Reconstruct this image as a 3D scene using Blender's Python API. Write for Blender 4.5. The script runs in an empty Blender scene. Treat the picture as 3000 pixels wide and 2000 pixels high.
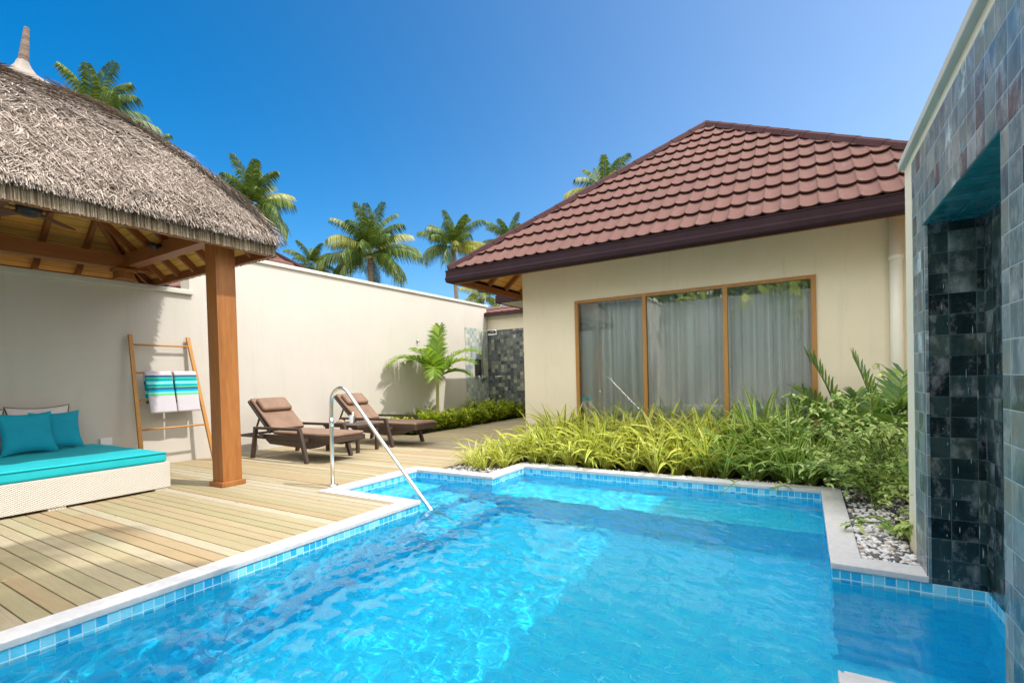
import bpy, math, random
import numpy as np
from mathutils import Vector, Matrix, noise as mnoise
R = math.radians
random.seed(7)
SC = bpy.context.scene
COL = SC.collection
V = Vector

# ------------------------------------------------------------------ node helpers
def new_mat(name):
    m = bpy.data.materials.new(name); m.use_nodes = True
    nt = m.node_tree; nt.nodes.clear()
    out = nt.nodes.new('ShaderNodeOutputMaterial')
    return m, nt, out
def N(nt, t, **kw):
    n = nt.nodes.new(t)
    for k, v in kw.items():
        if k.startswith('i_'):
            n.inputs[k[2:].replace('_', ' ')].default_value = v
        else: setattr(n, k, v)
    return n
def L(nt, a, b): nt.links.new(a, b)
def math_n(nt, op, a, b=None, clamp=False):
    n = nt.nodes.new('ShaderNodeMath'); n.operation = op; n.use_clamp = clamp
    for i, x in enumerate((a, b)):
        if x is None: continue
        if isinstance(x, (int, float)): n.inputs[i].default_value = x
        else: L(nt, x, n.inputs[i])
    return n.outputs[0]
def ramp(nt, fac, stops, interp='LINEAR'):
    n = nt.nodes.new('ShaderNodeValToRGB'); n.color_ramp.interpolation = interp
    els = n.color_ramp.elements
    while len(els) < len(stops): els.new(0.5)
    for e, (p, c) in zip(els, stops):
        e.position = p; e.color = (*c, 1) if len(c) == 3 else c
    if fac is not None: L(nt, fac, n.inputs[0])
    return n.outputs[0]
def mixc(nt, fac, a, b, mode='MIX'):
    n = nt.nodes.new('ShaderNodeMix'); n.data_type = 'RGBA'; n.blend_type = mode
    for i, x in ((0, fac), (6, a), (7, b)):
        if isinstance(x, (int, float)): n.inputs[i].default_value = x
        elif isinstance(x, tuple): n.inputs[i].default_value = (*x, 1)
        else: L(nt, x, n.inputs[i])
    return n.outputs[2]
def coords(nt, kind='Object', scale=(1, 1, 1)):
    tc = nt.nodes.new('ShaderNodeTexCoord')
    mp = nt.nodes.new('ShaderNodeMapping'); mp.inputs['Scale'].default_value = scale
    L(nt, tc.outputs[kind], mp.inputs[0]); return mp.outputs[0]
def noise_n(nt, vec, scale, detail=4, rough=.6):
    n = nt.nodes.new('ShaderNodeTexNoise'); n.inputs['Scale'].default_value = scale
    n.inputs['Detail'].default_value = detail; n.inputs['Roughness'].default_value = rough
    L(nt, vec, n.inputs['Vector']); return n.outputs[0]
def bump_n(nt, h, strength, dist, nrm=None):
    b = nt.nodes.new('ShaderNodeBump'); b.inputs['Strength'].default_value = strength
    b.inputs['Distance'].default_value = dist; L(nt, h, b.inputs['Height'])
    if nrm is not None: L(nt, nrm, b.inputs['Normal'])
    return b.outputs[0]
def princ(nt, out, col, rough=.6, metal=0, spec=.5, nrm=None):
    p = nt.nodes.new('ShaderNodeBsdfPrincipled')
    if isinstance(col, tuple): p.inputs['Base Color'].default_value = (*col, 1)
    else: L(nt, col, p.inputs['Base Color'])
    if isinstance(rough, (int, float)): p.inputs['Roughness'].default_value = rough
    else: L(nt, rough, p.inputs['Roughness'])
    p.inputs['Metallic'].default_value = metal
    p.inputs['Specular IOR Level'].default_value = spec
    if nrm is not None: L(nt, nrm, p.inputs['Normal'])
    L(nt, p.outputs[0], out.inputs[0]); return p

def plain(name, c1, c2=None, scale=8, rough=.6, metal=0, spec=.5, bump=0, bdist=.002, stretch=(1, 1, 1), bscale=None, detail=5, lo=.35, hi=.65):
    m, nt, out = new_mat(name)
    v = coords(nt, 'Object', stretch)
    f = noise_n(nt, v, scale, detail)
    col = ramp(nt, f, [(lo, c1), (hi, c2 or c1)])
    nrm = None
    if bump:
        nrm = bump_n(nt, noise_n(nt, v, bscale or scale * 6, 6), bump, bdist)
    princ(nt, out, col, rough, metal, spec, nrm); return m

def plaster(name, c1, c2):
    m, nt, out = new_mat(name)
    v = coords(nt); f = noise_n(nt, v, 1.3, 6, .65)
    col = ramp(nt, f, [(.3, c1), (.7, c2)])
    st = noise_n(nt, coords(nt, 'Object', (3, 3, .35)), 2.2, 5, .7)          # rain streaks
    col = mixc(nt, math_n(nt, 'MULTIPLY', ramp(nt, st, [(.55, (0, 0, 0)), (.8, (1, 1, 1))]), .26), col, (.42, .38, .30))
    b = bump_n(nt, noise_n(nt, v, 45, 5), .25, .004)
    b = bump_n(nt, noise_n(nt, v, 5, 3), .2, .01, b)
    princ(nt, out, col, .85, 0, .3, b); return m

def wood(name, c1, c2, axis='z', scale=3, rough=.5, fine=60, bump=.15):
    m, nt, out = new_mat(name)
    s = {'x': (.06, 1, 1), 'y': (1, .06, 1), 'z': (1, 1, .06)}[axis]
    v = coords(nt, 'Object', s)
    g = nt.nodes.new('ShaderNodeNewGeometry')
    f = noise_n(nt, v, fine, 5, .7)
    f2 = noise_n(nt, v, scale * 3, 3)
    a = math_n(nt, 'ADD', math_n(nt, 'MULTIPLY', f, .6), math_n(nt, 'MULTIPLY', f2, .4))
    a = math_n(nt, 'ADD', a, math_n(nt, 'MULTIPLY', math_n(nt, 'SUBTRACT', g.outputs['Random Per Island'], .5), .12))
    col = ramp(nt, a, [(.32, c1), (.68, c2)])
    princ(nt, out, col, rough, 0, .4, bump_n(nt, f, bump, .003)); return m

def leafmat(name, stops, transl=.35, rough=.45, midrib=None):
    m, nt, out = new_mat(name)
    g = nt.nodes.new('ShaderNodeNewGeometry')
    v = coords(nt)
    f = math_n(nt, 'ADD', math_n(nt, 'MULTIPLY', g.outputs['Random Per Island'], .7), math_n(nt, 'MULTIPLY', noise_n(nt, v, 3, 3), .3))
    col = ramp(nt, f, stops)
    if midrib:
        uv = nt.nodes.new('ShaderNodeUVMap'); sx = nt.nodes.new('ShaderNodeSeparateXYZ'); L(nt, uv.outputs[0], sx.inputs[0])
        e = math_n(nt, 'ABSOLUTE', math_n(nt, 'SUBTRACT', sx.outputs[0], .5))
        col = mixc(nt, ramp(nt, e, [(.22, (0, 0, 0)), (.36, (1, 1, 1))]), col, midrib)
    p = princ(nt, out, col, rough, 0, .4)
    t = nt.nodes.new('ShaderNodeBsdfTranslucent'); L(nt, col, t.inputs[0])
    mx = nt.nodes.new('ShaderNodeMixShader'); mx.inputs[0].default_value = transl
    L(nt, p.outputs[0], mx.inputs[1]); L(nt, t.outputs[0], mx.inputs[2]); L(nt, mx.outputs[0], out.inputs[0])
    return m

def tilemat(name, size, stops, grout, gw=.06, rough=.3, bump=.3, vary=.25, nscale=25, hsize=None, rvar=0, spec=.5, con=1.55, stretch=1):
    """square tiles laid out by the UV map (metres)"""
    m, nt, out = new_mat(name)
    uv = nt.nodes.new('ShaderNodeUVMap'); sx = nt.nodes.new('ShaderNodeSeparateXYZ'); L(nt, uv.outputs[0], sx.inputs[0])
    u = math_n(nt, 'DIVIDE', sx.outputs[0], size); w = math_n(nt, 'DIVIDE', sx.outputs[1], hsize or size)
    fu, fw = math_n(nt, 'FLOOR', u), math_n(nt, 'FLOOR', w)
    cb = nt.nodes.new('ShaderNodeCombineXYZ'); L(nt, fu, cb.inputs[0]); L(nt, fw, cb.inputs[1])
    wn = nt.nodes.new('ShaderNodeTexWhiteNoise'); wn.noise_dimensions = '3D'; L(nt, cb.outputs[0], wn.inputs['Vector'])
    rnd = wn.outputs['Value']
    # veins shifted per tile
    va = nt.nodes.new('ShaderNodeVectorMath'); va.operation = 'MULTIPLY_ADD'
    mpv = nt.nodes.new('ShaderNodeMapping'); mpv.inputs['Scale'].default_value = (1, stretch, 1); L(nt, uv.outputs[0], mpv.inputs[0])
    L(nt, wn.outputs['Color'], va.inputs[0]); va.inputs[1].default_value = (9, 9, 9); L(nt, mpv.outputs[0], va.inputs[2])
    nz = noise_n(nt, va.outputs[0], nscale, 7, .68)
    f = math_n(nt, 'ADD', math_n(nt, 'MULTIPLY', rnd, 1 - vary), math_n(nt, 'MULTIPLY', nz, vary))
    f = math_n(nt, 'ADD', math_n(nt, 'MULTIPLY', math_n(nt, 'SUBTRACT', f, .5), con), .5, True)
    col = ramp(nt, f, stops)
    col = mixc(nt, math_n(nt, 'MULTIPLY', ramp(nt, nz, [(.5, (0, 0, 0)), (.75, (1, 1, 1))]), vary), col, mixc(nt, .5, col, (1, 1, 1)))
    def edge(a):
        fr = math_n(nt, 'FRACT', a)
        return math_n(nt, 'MINIMUM', fr, math_n(nt, 'SUBTRACT', 1, fr))
    e = math_n(nt, 'MINIMUM', edge(u), edge(w))
    g = ramp(nt, e, [(gw * .6, (1, 1, 1)), (gw, (0, 0, 0))])
    col = mixc(nt, g, col, grout)
    h = math_n(nt, 'ADD', math_n(nt, 'MULTIPLY', nz, bump), math_n(nt, 'MULTIPLY', math_n(nt, 'MINIMUM', e, .08), 6))
    h = math_n(nt, 'ADD', h, math_n(nt, 'MULTIPLY', rnd, bump))
    r = math_n(nt, 'ADD', rough, math_n(nt, 'MULTIPLY', rnd, rvar))
    princ(nt, out, col, r, 0, spec, bump_n(nt, h, .6, .004)); return m

# ------------------------------------------------------------------ mesh builder
class MB:
    def __init__(s): s.v = []; s.f = []; s.uv = []
    def add(s, verts, faces, uvs=None):
        o = len(s.v); s.v += [tuple(p) for p in verts]
        for i, f in enumerate(faces):
            s.f.append([o + k for k in f]); s.uv.append(uvs[i] if uvs else None)
        return s
    def quad(s, a, b, c, d, uv=None): return s.add([a, b, c, d], [(0, 1, 2, 3)], [uv] if uv else None)
    def box(s, x0, x1, y0, y1, z0, z1):
        v = [(x, y, z) for z in (z0, z1) for y in (y0, y1) for x in (x0, x1)]
        f = [(0, 2, 3, 1), (4, 5, 7, 6), (0, 1, 5, 4), (2, 6, 7, 3), (0, 4, 6, 2), (1, 3, 7, 5)]
        uv = []
        for q in f:
            pts = [v[i] for i in q]
            if q[0] == 0 and q[1] == 2 or q[0] == 4: uv.append([(p[0], p[1]) for p in pts])
            elif pts[0][0] == pts[1][0] == pts[2][0]: uv.append([(p[1], p[2]) for p in pts])
            else: uv.append([(p[0], p[2]) for p in pts])
        return s.add(v, f, uv)
    def beam(s, a, b, w, h, up=(0, 0, 1), taper=1):
        a, b = V(a), V(b); d = (b - a).normalized(); side = d.cross(V(up)).normalized(); u = side.cross(d)
        v = []
        for p, k in ((a, 1), (b, taper)):
            for sx, su in ((-1, -1), (1, -1), (1, 1), (-1, 1)): v.append(p + side * sx * w / 2 * k + u * su * h / 2 * k)
        return s.add(v, [(3, 2, 1, 0), (4, 5, 6, 7), (0, 1, 5, 4), (1, 2, 6, 5), (2, 3, 7, 6), (3, 0, 4, 7)])
    def tube(s, pts, rad, n=10, caps=True):
        pts = [V(p) for p in pts]
        if isinstance(rad, (int, float)): rad = [rad] * len(pts)
        o = len(s.v); ref = V((.13, .27, .95))
        for i, p in enumerate(pts):
            d = (pts[min(i + 1, len(pts) - 1)] - pts[max(i - 1, 0)]).normalized()
            if i == 0: 
                if abs(d.dot(ref)) > .9: ref = V((1, .1, 0))
                a = d.cross(ref).normalized()
            else: a = (a - d * a.dot(d)).normalized()
            b = d.cross(a)
            for k in range(n):
                t = 2 * math.pi * k / n; s.v.append(tuple(p + (a * math.cos(t) + b * math.sin(t)) * rad[i]))
        for i in range(len(pts) - 1):
            for k in range(n):
                k2 = (k + 1) % n
                s.f.append([o + i * n + k, o + i * n + k2, o + (i + 1) * n + k2, o + (i + 1) * n + k]); s.uv.append(None)
        if caps:
            s.f.append([o + k for k in reversed(range(n))]); s.uv.append(None)
            s.f.append([o + (len(pts) - 1) * n + k for k in range(n)]); s.uv.append(None)
        return s
    def ribbon(s, pts, widths, side, uvs=True):
        """flat strip along pts; side = list of unit side vectors"""
        o = len(s.v); n = len(pts)
        for p, w, d in zip(pts, widths, side):
            s.v.append(tuple(p - d * w / 2)); s.v.append(tuple(p + d * w / 2))
        for i in range(n - 1):
            s.f.append([o + 2 * i, o + 2 * i + 1, o + 2 * i + 3, o + 2 * i + 2])
            s.uv.append([(0, i / (n - 1)), (1, i / (n - 1)), (1, (i + 1) / (n - 1)), (0, (i + 1) / (n - 1))])
        return s
    def build(s, name, mat, parent=None, smooth=False, bevel=0, bseg=2, origin=None, weld=False):
        me = bpy.data.meshes.new(name)
        off = V((0, 0, 0))
        if parent is not None:
            q = parent
            while q is not None: off = off + q.location; q = q.parent
        elif origin is not None: off = V(origin)
        vv = np.array(s.v, dtype=np.float64) - np.array(off)
        me.from_pydata(vv.tolist(), [], s.f)
        if any(u is not None for u in s.uv):
            ul = me.uv_layers.new(name='UVMap'); k = 0; arr = np.zeros((len(me.loops), 2), dtype=np.float32)
            for f, u in zip(s.f, s.uv):
                if u is not None: arr[k:k + len(f)] = u
                k += len(f)
            ul.data.foreach_set('uv', arr.ravel())
        if smooth: me.polygons.foreach_set('use_smooth', [True] * len(me.polygons))
        if mat is not None: me.materials.append(mat)
        me.update()
        o = bpy.data.objects.new(name, me); COL.objects.link(o)
        if parent is not None: o.parent = parent
        else: o.location = off
        if bevel:
            b = o.modifiers.new('bevel', 'BEVEL'); b.width = bevel; b.segments = bseg; b.limit_method = 'ANGLE'; b.angle_limit = R(40)
            for p in me.polygons: p.use_smooth = True
            w = o.modifiers.new('wn', 'WEIGHTED_NORMAL')
        return o

def thing(name, label, cat, loc=(0, 0, 0), group=None, rotz=0):
    o = bpy.data.objects.new(name, None); COL.objects.link(o); o.empty_display_size = .1
    o.location = loc; o.rotation_euler = (0, 0, rotz)
    return tag(o, label, cat, group)
def tag(o, label=None, cat=None, group=None, kind=None):
    if label: o['label'] = label
    if cat: o['category'] = cat
    if group: o['group'] = group
    if kind: o['kind'] = kind
    return o
def struct(o): o['kind'] = 'structure'; return o
def copy_tree(o, parent=None):
    c = o.copy(); COL.objects.link(c); c.parent = parent
    for ch in list(o.children): copy_tree(ch, c)
    return c
def rnd(a, b): return random.uniform(a, b)

# ------------------------------------------------------------------ materials
M = {}
M['white_wall'] = plaster('white plaster', (.545, .505, .445), (.585, .545, .485))
M['cream_wall'] = plaster('cream plaster', (.75, .67, .50), (.81, .73, .56))
M['cap_grey'] = plaster('weathered cap plaster', (.46, .44, .38), (.56, .54, .47))
M['cap'] = plaster('wall cap plaster', (.55, .52, .455), (.63, .60, .53))
M['coping'] = plain('white coping stone', (.58, .56, .56), (.66, .64, .64), 30, .7, bump=.2)
M['post'] = wood('stained hardwood', (.24, .085, .022), (.44, .18, .05), 'z', rough=.42)
M['beam_x'] = wood('stained beam x', (.22, .075, .022), (.36, .13, .038), 'x', rough=.5)
M['beam_y'] = wood('stained beam y', (.22, .075, .022), (.36, .13, .038), 'y', rough=.5)
M['frame_wood'] = wood('window timber', (.33, .16, .04), (.46, .235, .065), 'z', rough=.45)
M['ladder'] = wood('ladder teak', (.42, .19, .05), (.60, .30, .08), 'z', rough=.45)
M['fascia'] = plain('dark gutter paint', (.026, .012, .016), (.034, .017, .021), 4, .7, spec=.15, bump=.05)
M['ridge'] = plain('ridge cap', (.048, .022, .024), (.064, .028, .029), 30, .85, spec=.15, bump=.2)
M['steel'] = plain('polished steel', (.78, .76, .72), (.86, .84, .80), 8, .27, 1)
M['chrome'] = plain('chrome', (.8, .8, .8), None, 5, .1, 1)
M['wicker'] = plain('brown resin wicker', (.045, .028, .022), (.075, .048, .036), 90, .5, bump=.5, bscale=220)
M['cushion'] = plain('brown outdoor fabric', (.20, .122, .082), (.25, .155, .105), 6, .9, bump=.3, bscale=500)
M['teal'] = plain('teal cotton', (.0, .30, .42), (.0, .34, .46), 5, .85, bump=.25, bscale=40, bdist=.006)
M['teal2'] = plain('turquoise mattress fabric', (.0, .42, .48), (.01, .47, .53), 3, .8, bump=.3, bscale=9, bdist=.012)
M['linen'] = plain('white linen', (.66, .60, .56), (.72, .66, .62), 10, .9, bump=.2, bscale=60)
M['piping'] = plain('dark piping', (.06, .04, .03), None, 5, .7)
M['pipe'] = plain('cream pipe', (.84, .82, .72), None, 5, .35)
M['fan'] = plain('fan blade', (.13, .055, .035), (.17, .07, .045), 12, .5)
M['black'] = plain('black metal', (.015, .015, .017), None, 5, .4)
M['plastic'] = plain('white plastic', (.75, .76, .78), None, 5, .4)
M['soil'] = plain('dark soil', (.035, .025, .016), (.09, .065, .04), 30, .95, bump=1, bdist=.02)
M['ground'] = plain('sandy ground', (.24, .2, .14), (.34, .29, .21), 2, .95, bump=.5, bdist=.02)
M['trunk'] = plain('palm bark', (.16, .12, .085), (.28, .22, .16), 5, .9, bump=.8, bscale=14, bdist=.02, stretch=(1, 1, 5))
M['smalltrunk'] = plain('young palm stem', (.30, .30, .08), (.42, .38, .13), 8, .6, bump=.5, bscale=14, stretch=(1, 1, 6))

# thatch
def thatch_mat(name, stops, fine=False):
    m, nt, out = new_mat(name)
    g = nt.nodes.new('ShaderNodeNewGeometry'); v = coords(nt)
    f = math_n(nt, 'ADD', math_n(nt, 'MULTIPLY', g.outputs['Random Per Island'], .6), math_n(nt, 'MULTIPLY', noise_n(nt, v, 3.5, 5), .4))
    princ(nt, out, ramp(nt, f, stops), .95, 0, .1); return m
M['thatch'] = thatch_mat('thatch strands', [(.2, (.085, .064, .050)), (.42, (.265, .215, .178)), (.8, (.50, .42, .36))])
M['thatch_dark'] = plain('thatch base', (.10, .08, .065), (.18, .145, .12), 9, .95, bump=1, bdist=.02, bscale=40)
M['thatch_edge'] = thatch_mat('trimmed thatch edge', [(.2, (.13, .095, .06)), (.5, (.27, .21, .14)), (.8, (.42, .35, .26))])
M['thatch_cap'] = plain('pale matting', (.21, .18, .155), (.32, .28, .245), 14, .95, bump=.8, bscale=60, bdist=.01)
M['finial'] = plain('bound finial', (.10, .065, .045), (.30, .22, .18), 3, .9, bump=1, bscale=30, bdist=.01, stretch=(1, 1, 9))

# deck planks
def deck_mat():
    m, nt, out = new_mat('weathered deck planks')
    g = nt.nodes.new('ShaderNodeNewGeometry'); r = g.outputs['Random Per Island']
    cb = nt.nodes.new('ShaderNodeCombineXYZ'); L(nt, math_n(nt, 'MULTIPLY', r, 37), cb.inputs[1]); L(nt, math_n(nt, 'MULTIPLY', r, 91), cb.inputs[0])
    ad = nt.nodes.new('ShaderNodeVectorMath'); ad.operation = 'ADD'
    L(nt, coords(nt, 'Object', (.09, 1, 1)), ad.inputs[0]); L(nt, cb.outputs[0], ad.inputs[1])
    grain = noise_n(nt, ad.outputs[0], 70, 5, .65); broad = noise_n(nt, ad.outputs[0], 9, 4, .6)
    base = ramp(nt, r, [(0, (.36, .26, .14)), (.18, (.385, .305, .18)), (.34, (.33, .29, .165)), (.5, (.405, .335, .225)), (.62, (.36, .26, .145)), (.78, (.375, .315, .195)), (.93, (.42, .365, .26)), (1, (.44, .39, .30))])
    col = mixc(nt, math_n(nt, 'MULTIPLY', ramp(nt, grain, [(.35, (1, 1, 1)), (.6, (0, 0, 0))]), .38), base, (.27, .20, .11))
    col = mixc(nt, math_n(nt, 'MULTIPLY', ramp(nt, broad, [(.5, (0, 0, 0)), (.7, (1, 1, 1))]), .4), col, (.36, .38, .22))
    vo = nt.nodes.new('ShaderNodeTexVoronoi'); vo.inputs['Scale'].default_value = 3.2
    L(nt, coords(nt, 'Object', (.6, 1.6, 1)), vo.inputs['Vector'])
    col = mixc(nt, math_n(nt, 'MULTIPLY', ramp(nt, vo.outputs['Distance'], [(.02, (1, 1, 1)), (.06, (0, 0, 0))]), .8), col, (.16, .09, .04))   # knots
    princ(nt, out, col, .75, 0, .25, bump_n(nt, grain, .3, .003)); return m
M['deck'] = deck_mat()

# pool tiles
M['pool'] = tilemat('pool mosaic', .048, [(0, (.006, .60, .965)), (.5, (.010, .64, .97)), (1, (.015, .69, .98))], (.03, .70, .98), .05, .3, .2, .2, 60)
M['waterline'] = tilemat('waterline mosaic', .048, [(0, (.02, .40, .74)), (.35, (.04, .50, .79)), (.6, (.10, .58, .82)), (1, (.28, .70, .87))], (.50, .78, .88), .07, .2, .2, .2, 60)
slate_stops = [(0, (.03, .06, .08)), (.18, (.06, .11, .135)), (.34, (.11, .175, .20)), (.46, (.18, .26, .275)), (.56, (.075, .125, .15)), (.68, (.16, .22, .21)), (.80, (.19, .19, .15)), (.90, (.12, .19, .215)), (1, (.38, .47, .47))]
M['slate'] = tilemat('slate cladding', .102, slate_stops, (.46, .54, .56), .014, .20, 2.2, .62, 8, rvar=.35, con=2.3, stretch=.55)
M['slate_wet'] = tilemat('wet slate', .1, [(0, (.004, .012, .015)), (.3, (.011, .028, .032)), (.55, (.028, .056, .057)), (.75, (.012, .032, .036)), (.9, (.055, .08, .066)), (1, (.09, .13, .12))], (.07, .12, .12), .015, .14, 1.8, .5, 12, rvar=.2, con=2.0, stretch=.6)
M['slate_far'] = tilemat('shower slate', .1, [(0, (.035, .045, .05)), (.3, (.075, .095, .095)), (.6, (.12, .14, .13)), (.85, (.20, .21, .165)), (1, (.36, .35, .27))], (.13, .14, .13), .02, .5, .7, .35, 18)
M['slate_sun'] = tilemat('shower slate tinted sunlit', .1, [(0, (.22, .28, .30)), (.4, (.34, .40, .38)), (.8, (.46, .48, .40)), (1, (.58, .56, .44))], (.4, .42, .4), .02, .6, .6, .3, 18)  # lighter copy of the shower slate, sunlight put into its colour
M['lintel_reflect'] = tilemat('lintel tinted by pool reflection', .102, [(0, (.0, .17, .18)), (1, (.01, .26, .26))], (.0, .2, .2), .01, .08, .2, .2, 20)  # teal imitates the pool reflecting on the niche ceiling

def roof_mat():
    m, nt, out = new_mat('stone coated roof tiles')
    v = coords(nt); f = noise_n(nt, v, 260, 3, .8); b = noise_n(nt, v, 1.2, 4)
    col = mixc(nt, math_n(nt, 'MULTIPLY', b, .35), ramp(nt, f, [(.35, (.10, .047, .040)), (.65, (.19, .098, .083))]), (.185, .108, .092))
    sx = nt.nodes.new('ShaderNodeSeparateXYZ'); L(nt, v, sx.inputs[0]); cb = nt.nodes.new('ShaderNodeCombineXYZ')
    L(nt, math_n(nt, 'FLOOR', math_n(nt, 'DIVIDE', sx.outputs[0], .178)), cb.inputs[0]); L(nt, math_n(nt, 'FLOOR', math_n(nt, 'DIVIDE', sx.outputs[2], .25)), cb.inputs[1]); L(nt, math_n(nt, 'FLOOR', math_n(nt, 'DIVIDE', sx.outputs[1], .6)), cb.inputs[2])
    wn = nt.nodes.new('ShaderNodeTexWhiteNoise'); L(nt, cb.outputs[0], wn.inputs['Vector'])
    col = mixc(nt, math_n(nt, 'MULTIPLY', wn.outputs['Value'], .30), col, (.11, .066, .058))
    d_ = noise_n(nt, coords(nt, 'Object', (3, 1, .5)), 2.5, 5, .7)
    col = mixc(nt, math_n(nt, 'MULTIPLY', ramp(nt, d_, [(.55, (0, 0, 0)), (.75, (1, 1, 1))]), .35), col, (.25, .175, .15))
    princ(nt, out, col, .9, 0, .15, bump_n(nt, f, .5, .003)); return m
M['roof'] = roof_mat()
def ceil_mat():
    m, nt, out = new_mat('pine ceiling boards')
    sx = nt.nodes.new('ShaderNodeSeparateXYZ'); uv = nt.nodes.new('ShaderNodeUVMap'); L(nt, uv.outputs[0], sx.inputs[0])
    k = math_n(nt, 'FRACT', math_n(nt, 'DIVIDE', sx.outputs[1], .09))
    mp = nt.nodes.new('ShaderNodeMapping'); mp.inputs['Scale'].default_value = (.08, 1, 1); L(nt, uv.outputs[0], mp.inputs[0])
    f = noise_n(nt, mp.outputs[0], 45, 4)
    col = ramp(nt, f, [(.3, (.66, .32, .06)), (.7, (.86, .50, .12))])
    col = mixc(nt, ramp(nt, k, [(.03, (1, 1, 1)), (.08, (0, 0, 0))]), col, (.2, .09, .02))
    princ(nt, out, col, .55); return m
M['ceiling'] = ceil_mat()
def weave_mat():
    m, nt, out = new_mat('white woven rattan')
    uv = nt.nodes.new('ShaderNodeUVMap'); sx = nt.nodes.new('ShaderNodeSeparateXYZ'); L(nt, uv.outputs[0], sx.inputs[0])
    a = math_n(nt, 'SINE', math_n(nt, 'MULTIPLY', sx.outputs[0], 2 * math.pi / .022))
    b = math_n(nt, 'SINE', math_n(nt, 'MULTIPLY', sx.outputs[1], 2 * math.pi / .016))
    h = math_n(nt, 'MULTIPLY', a, b)
    col = ramp(nt, math_n(nt, 'ADD', math_n(nt, 'MULTIPLY', h, .5), .5), [(.1, (.50, .43, .35)), (.55, (.76, .71, .65))])
    princ(nt, out, col, .6, 0, .4, bump_n(nt, h, .8, .004)); return m
M['weave'] = weave_mat()
def towel_mat():
    m, nt, out = new_mat('striped towel')
    uv = nt.nodes.new('ShaderNodeUVMap'); sx = nt.nodes.new('ShaderNodeSeparateXYZ'); L(nt, uv.outputs[0], sx.inputs[0])
    gr, na, te, li, gn, cy = (.56, .52, .56), (.04, .13, .26), (.0, .36, .42), (.22, .68, .70), (.16, .62, .12), (.0, .40, .62)
    st = [(0, gr), (.09, na), (.15, gn), (.165, te), (.24, li), (.31, te), (.37, gn), (.39, na), (.45, cy), (.50, li), (.54, gn), (.575, te), (.585, gr)]
    col = ramp(nt, sx.outputs[1], st, 'CONSTANT')
    princ(nt, out, col, .95, 0, .1, bump_n(nt, noise_n(nt, coords(nt), 300, 3), .5, .003)); return m
M['towel'] = towel_mat()

# foliage
M['spider'] = leafmat('striped grass leaves tinted sunlit', [(.1, (.12, .22, .010)), (.5, (.32, .40, .015)), (.9, (.56, .55, .03))], .35, .35, (.86, .82, .22))  # sunlight on the clumps put into a yellower leaf colour
M['spider_shade'] = leafmat('striped grass leaves tinted shaded', [(.1, (.06, .17, .01)), (.5, (.15, .32, .02)), (.9, (.30, .46, .05))], .35, .4, (.60, .68, .20))  # same grass with shade put into a darker, greener leaf colour
M['palm'] = leafmat('coconut frond leaflets', [(.1, (.022, .050, .010)), (.5, (.055, .105, .014)), (.8, (.14, .19, .02)), (1, (.30, .30, .04))], .22)
M['palm_yellow'] = leafmat('yellowed frond leaflets', [(.1, (.12, .15, .02)), (.9, (.36, .34, .05))], .25)
M['youngpalm'] = leafmat('young palm leaflets', [(.1, (.10, .20, .02)), (.5, (.20, .34, .03)), (.9, (.38, .48, .05))], .45)
M['cycad'] = leafmat('broad dark palm leaflets', [(.1, (.05, .13, .03)), (.5, (.13, .26, .04)), (.9, (.32, .42, .06))], .35)
M['vine'] = leafmat('pale green vine leaves', [(.1, (.12, .24, .04)), (.5, (.36, .50, .12)), (.9, (.74, .78, .30))], .4)
M['cover'] = leafmat('low bush leaves', [(.1, (.12, .22, .012)), (.5, (.38, .48, .02)), (.9, (.66, .68, .04))], .4)
M['stem'] = plain('green stem', (.07, .12, .03), (.14, .18, .05), 9, .6)
M['flower'] = plain('lilac petals', (.40, .28, .50), (.55, .42, .62), 9, .7)
def pebble_mat():
    m, nt, out = new_mat('river pebbles')
    g = nt.nodes.new('ShaderNodeNewGeometry')
    col = ramp(nt, g.outputs['Random Per Island'], [(0, (.03, .03, .035)), (.24, (.08, .07, .08)), (.25, (.42, .30, .22)), (.32, (.55, .45, .36)), (.33, (.62, .60, .60)), (1, (.82, .81, .82))])
    f = noise_n(nt, coords(nt), 60, 3)
    princ(nt, out, mixc(nt, math_n(nt, 'MULTIPLY', f, .25), col, (.5, .47, .45)), .55); return m
M['pebble'] = pebble_mat()
def glass_mat():
    m, nt, out = new_mat('window glass')
    tr = nt.nodes.new('ShaderNodeBsdfTransparent'); tr.inputs[0].default_value = (.88, .96, .94, 1)
    gl = nt.nodes.new('ShaderNodeBsdfGlossy'); gl.inputs['Roughness'].default_value = 0
    fr = nt.nodes.new('ShaderNodeFresnel'); fr.inputs[0].default_value = 1.5
    f = math_n(nt, 'ADD', math_n(nt, 'MULTIPLY', fr.outputs[0], 1.2), .20, True)
    mx = nt.nodes.new('ShaderNodeMixShader'); L(nt, f, mx.inputs[0]); L(nt, tr.outputs[0], mx.inputs[1]); L(nt, gl.outputs[0], mx.inputs[2])
    L(nt, mx.outputs[0], out.inputs[0]); return m
M['glass'] = glass_mat()
def sheer_mat():
    m, nt, out = new_mat('sheer curtain')
    d = nt.nodes.new('ShaderNodeBsdfDiffuse'); d.inputs[0].default_value = (.93, .97, .93, 1)
    t = nt.nodes.new('ShaderNodeBsdfTranslucent'); t.inputs[0].default_value = (.80, .84, .82, 1)
    tr = nt.nodes.new('ShaderNodeBsdfTransparent')
    a = nt.nodes.new('ShaderNodeMixShader'); a.inputs[0].default_value = .15; L(nt, d.outputs[0], a.inputs[1]); L(nt, t.outputs[0], a.inputs[2])
    b = nt.nodes.new('ShaderNodeMixShader'); b.inputs[0].default_value = .04; L(nt, a.outputs[0], b.inputs[1]); L(nt, tr.outputs[0], b.inputs[2])
    L(nt, b.outputs[0], out.inputs[0]); return m
M['sheer'] = sheer_mat()
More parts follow.
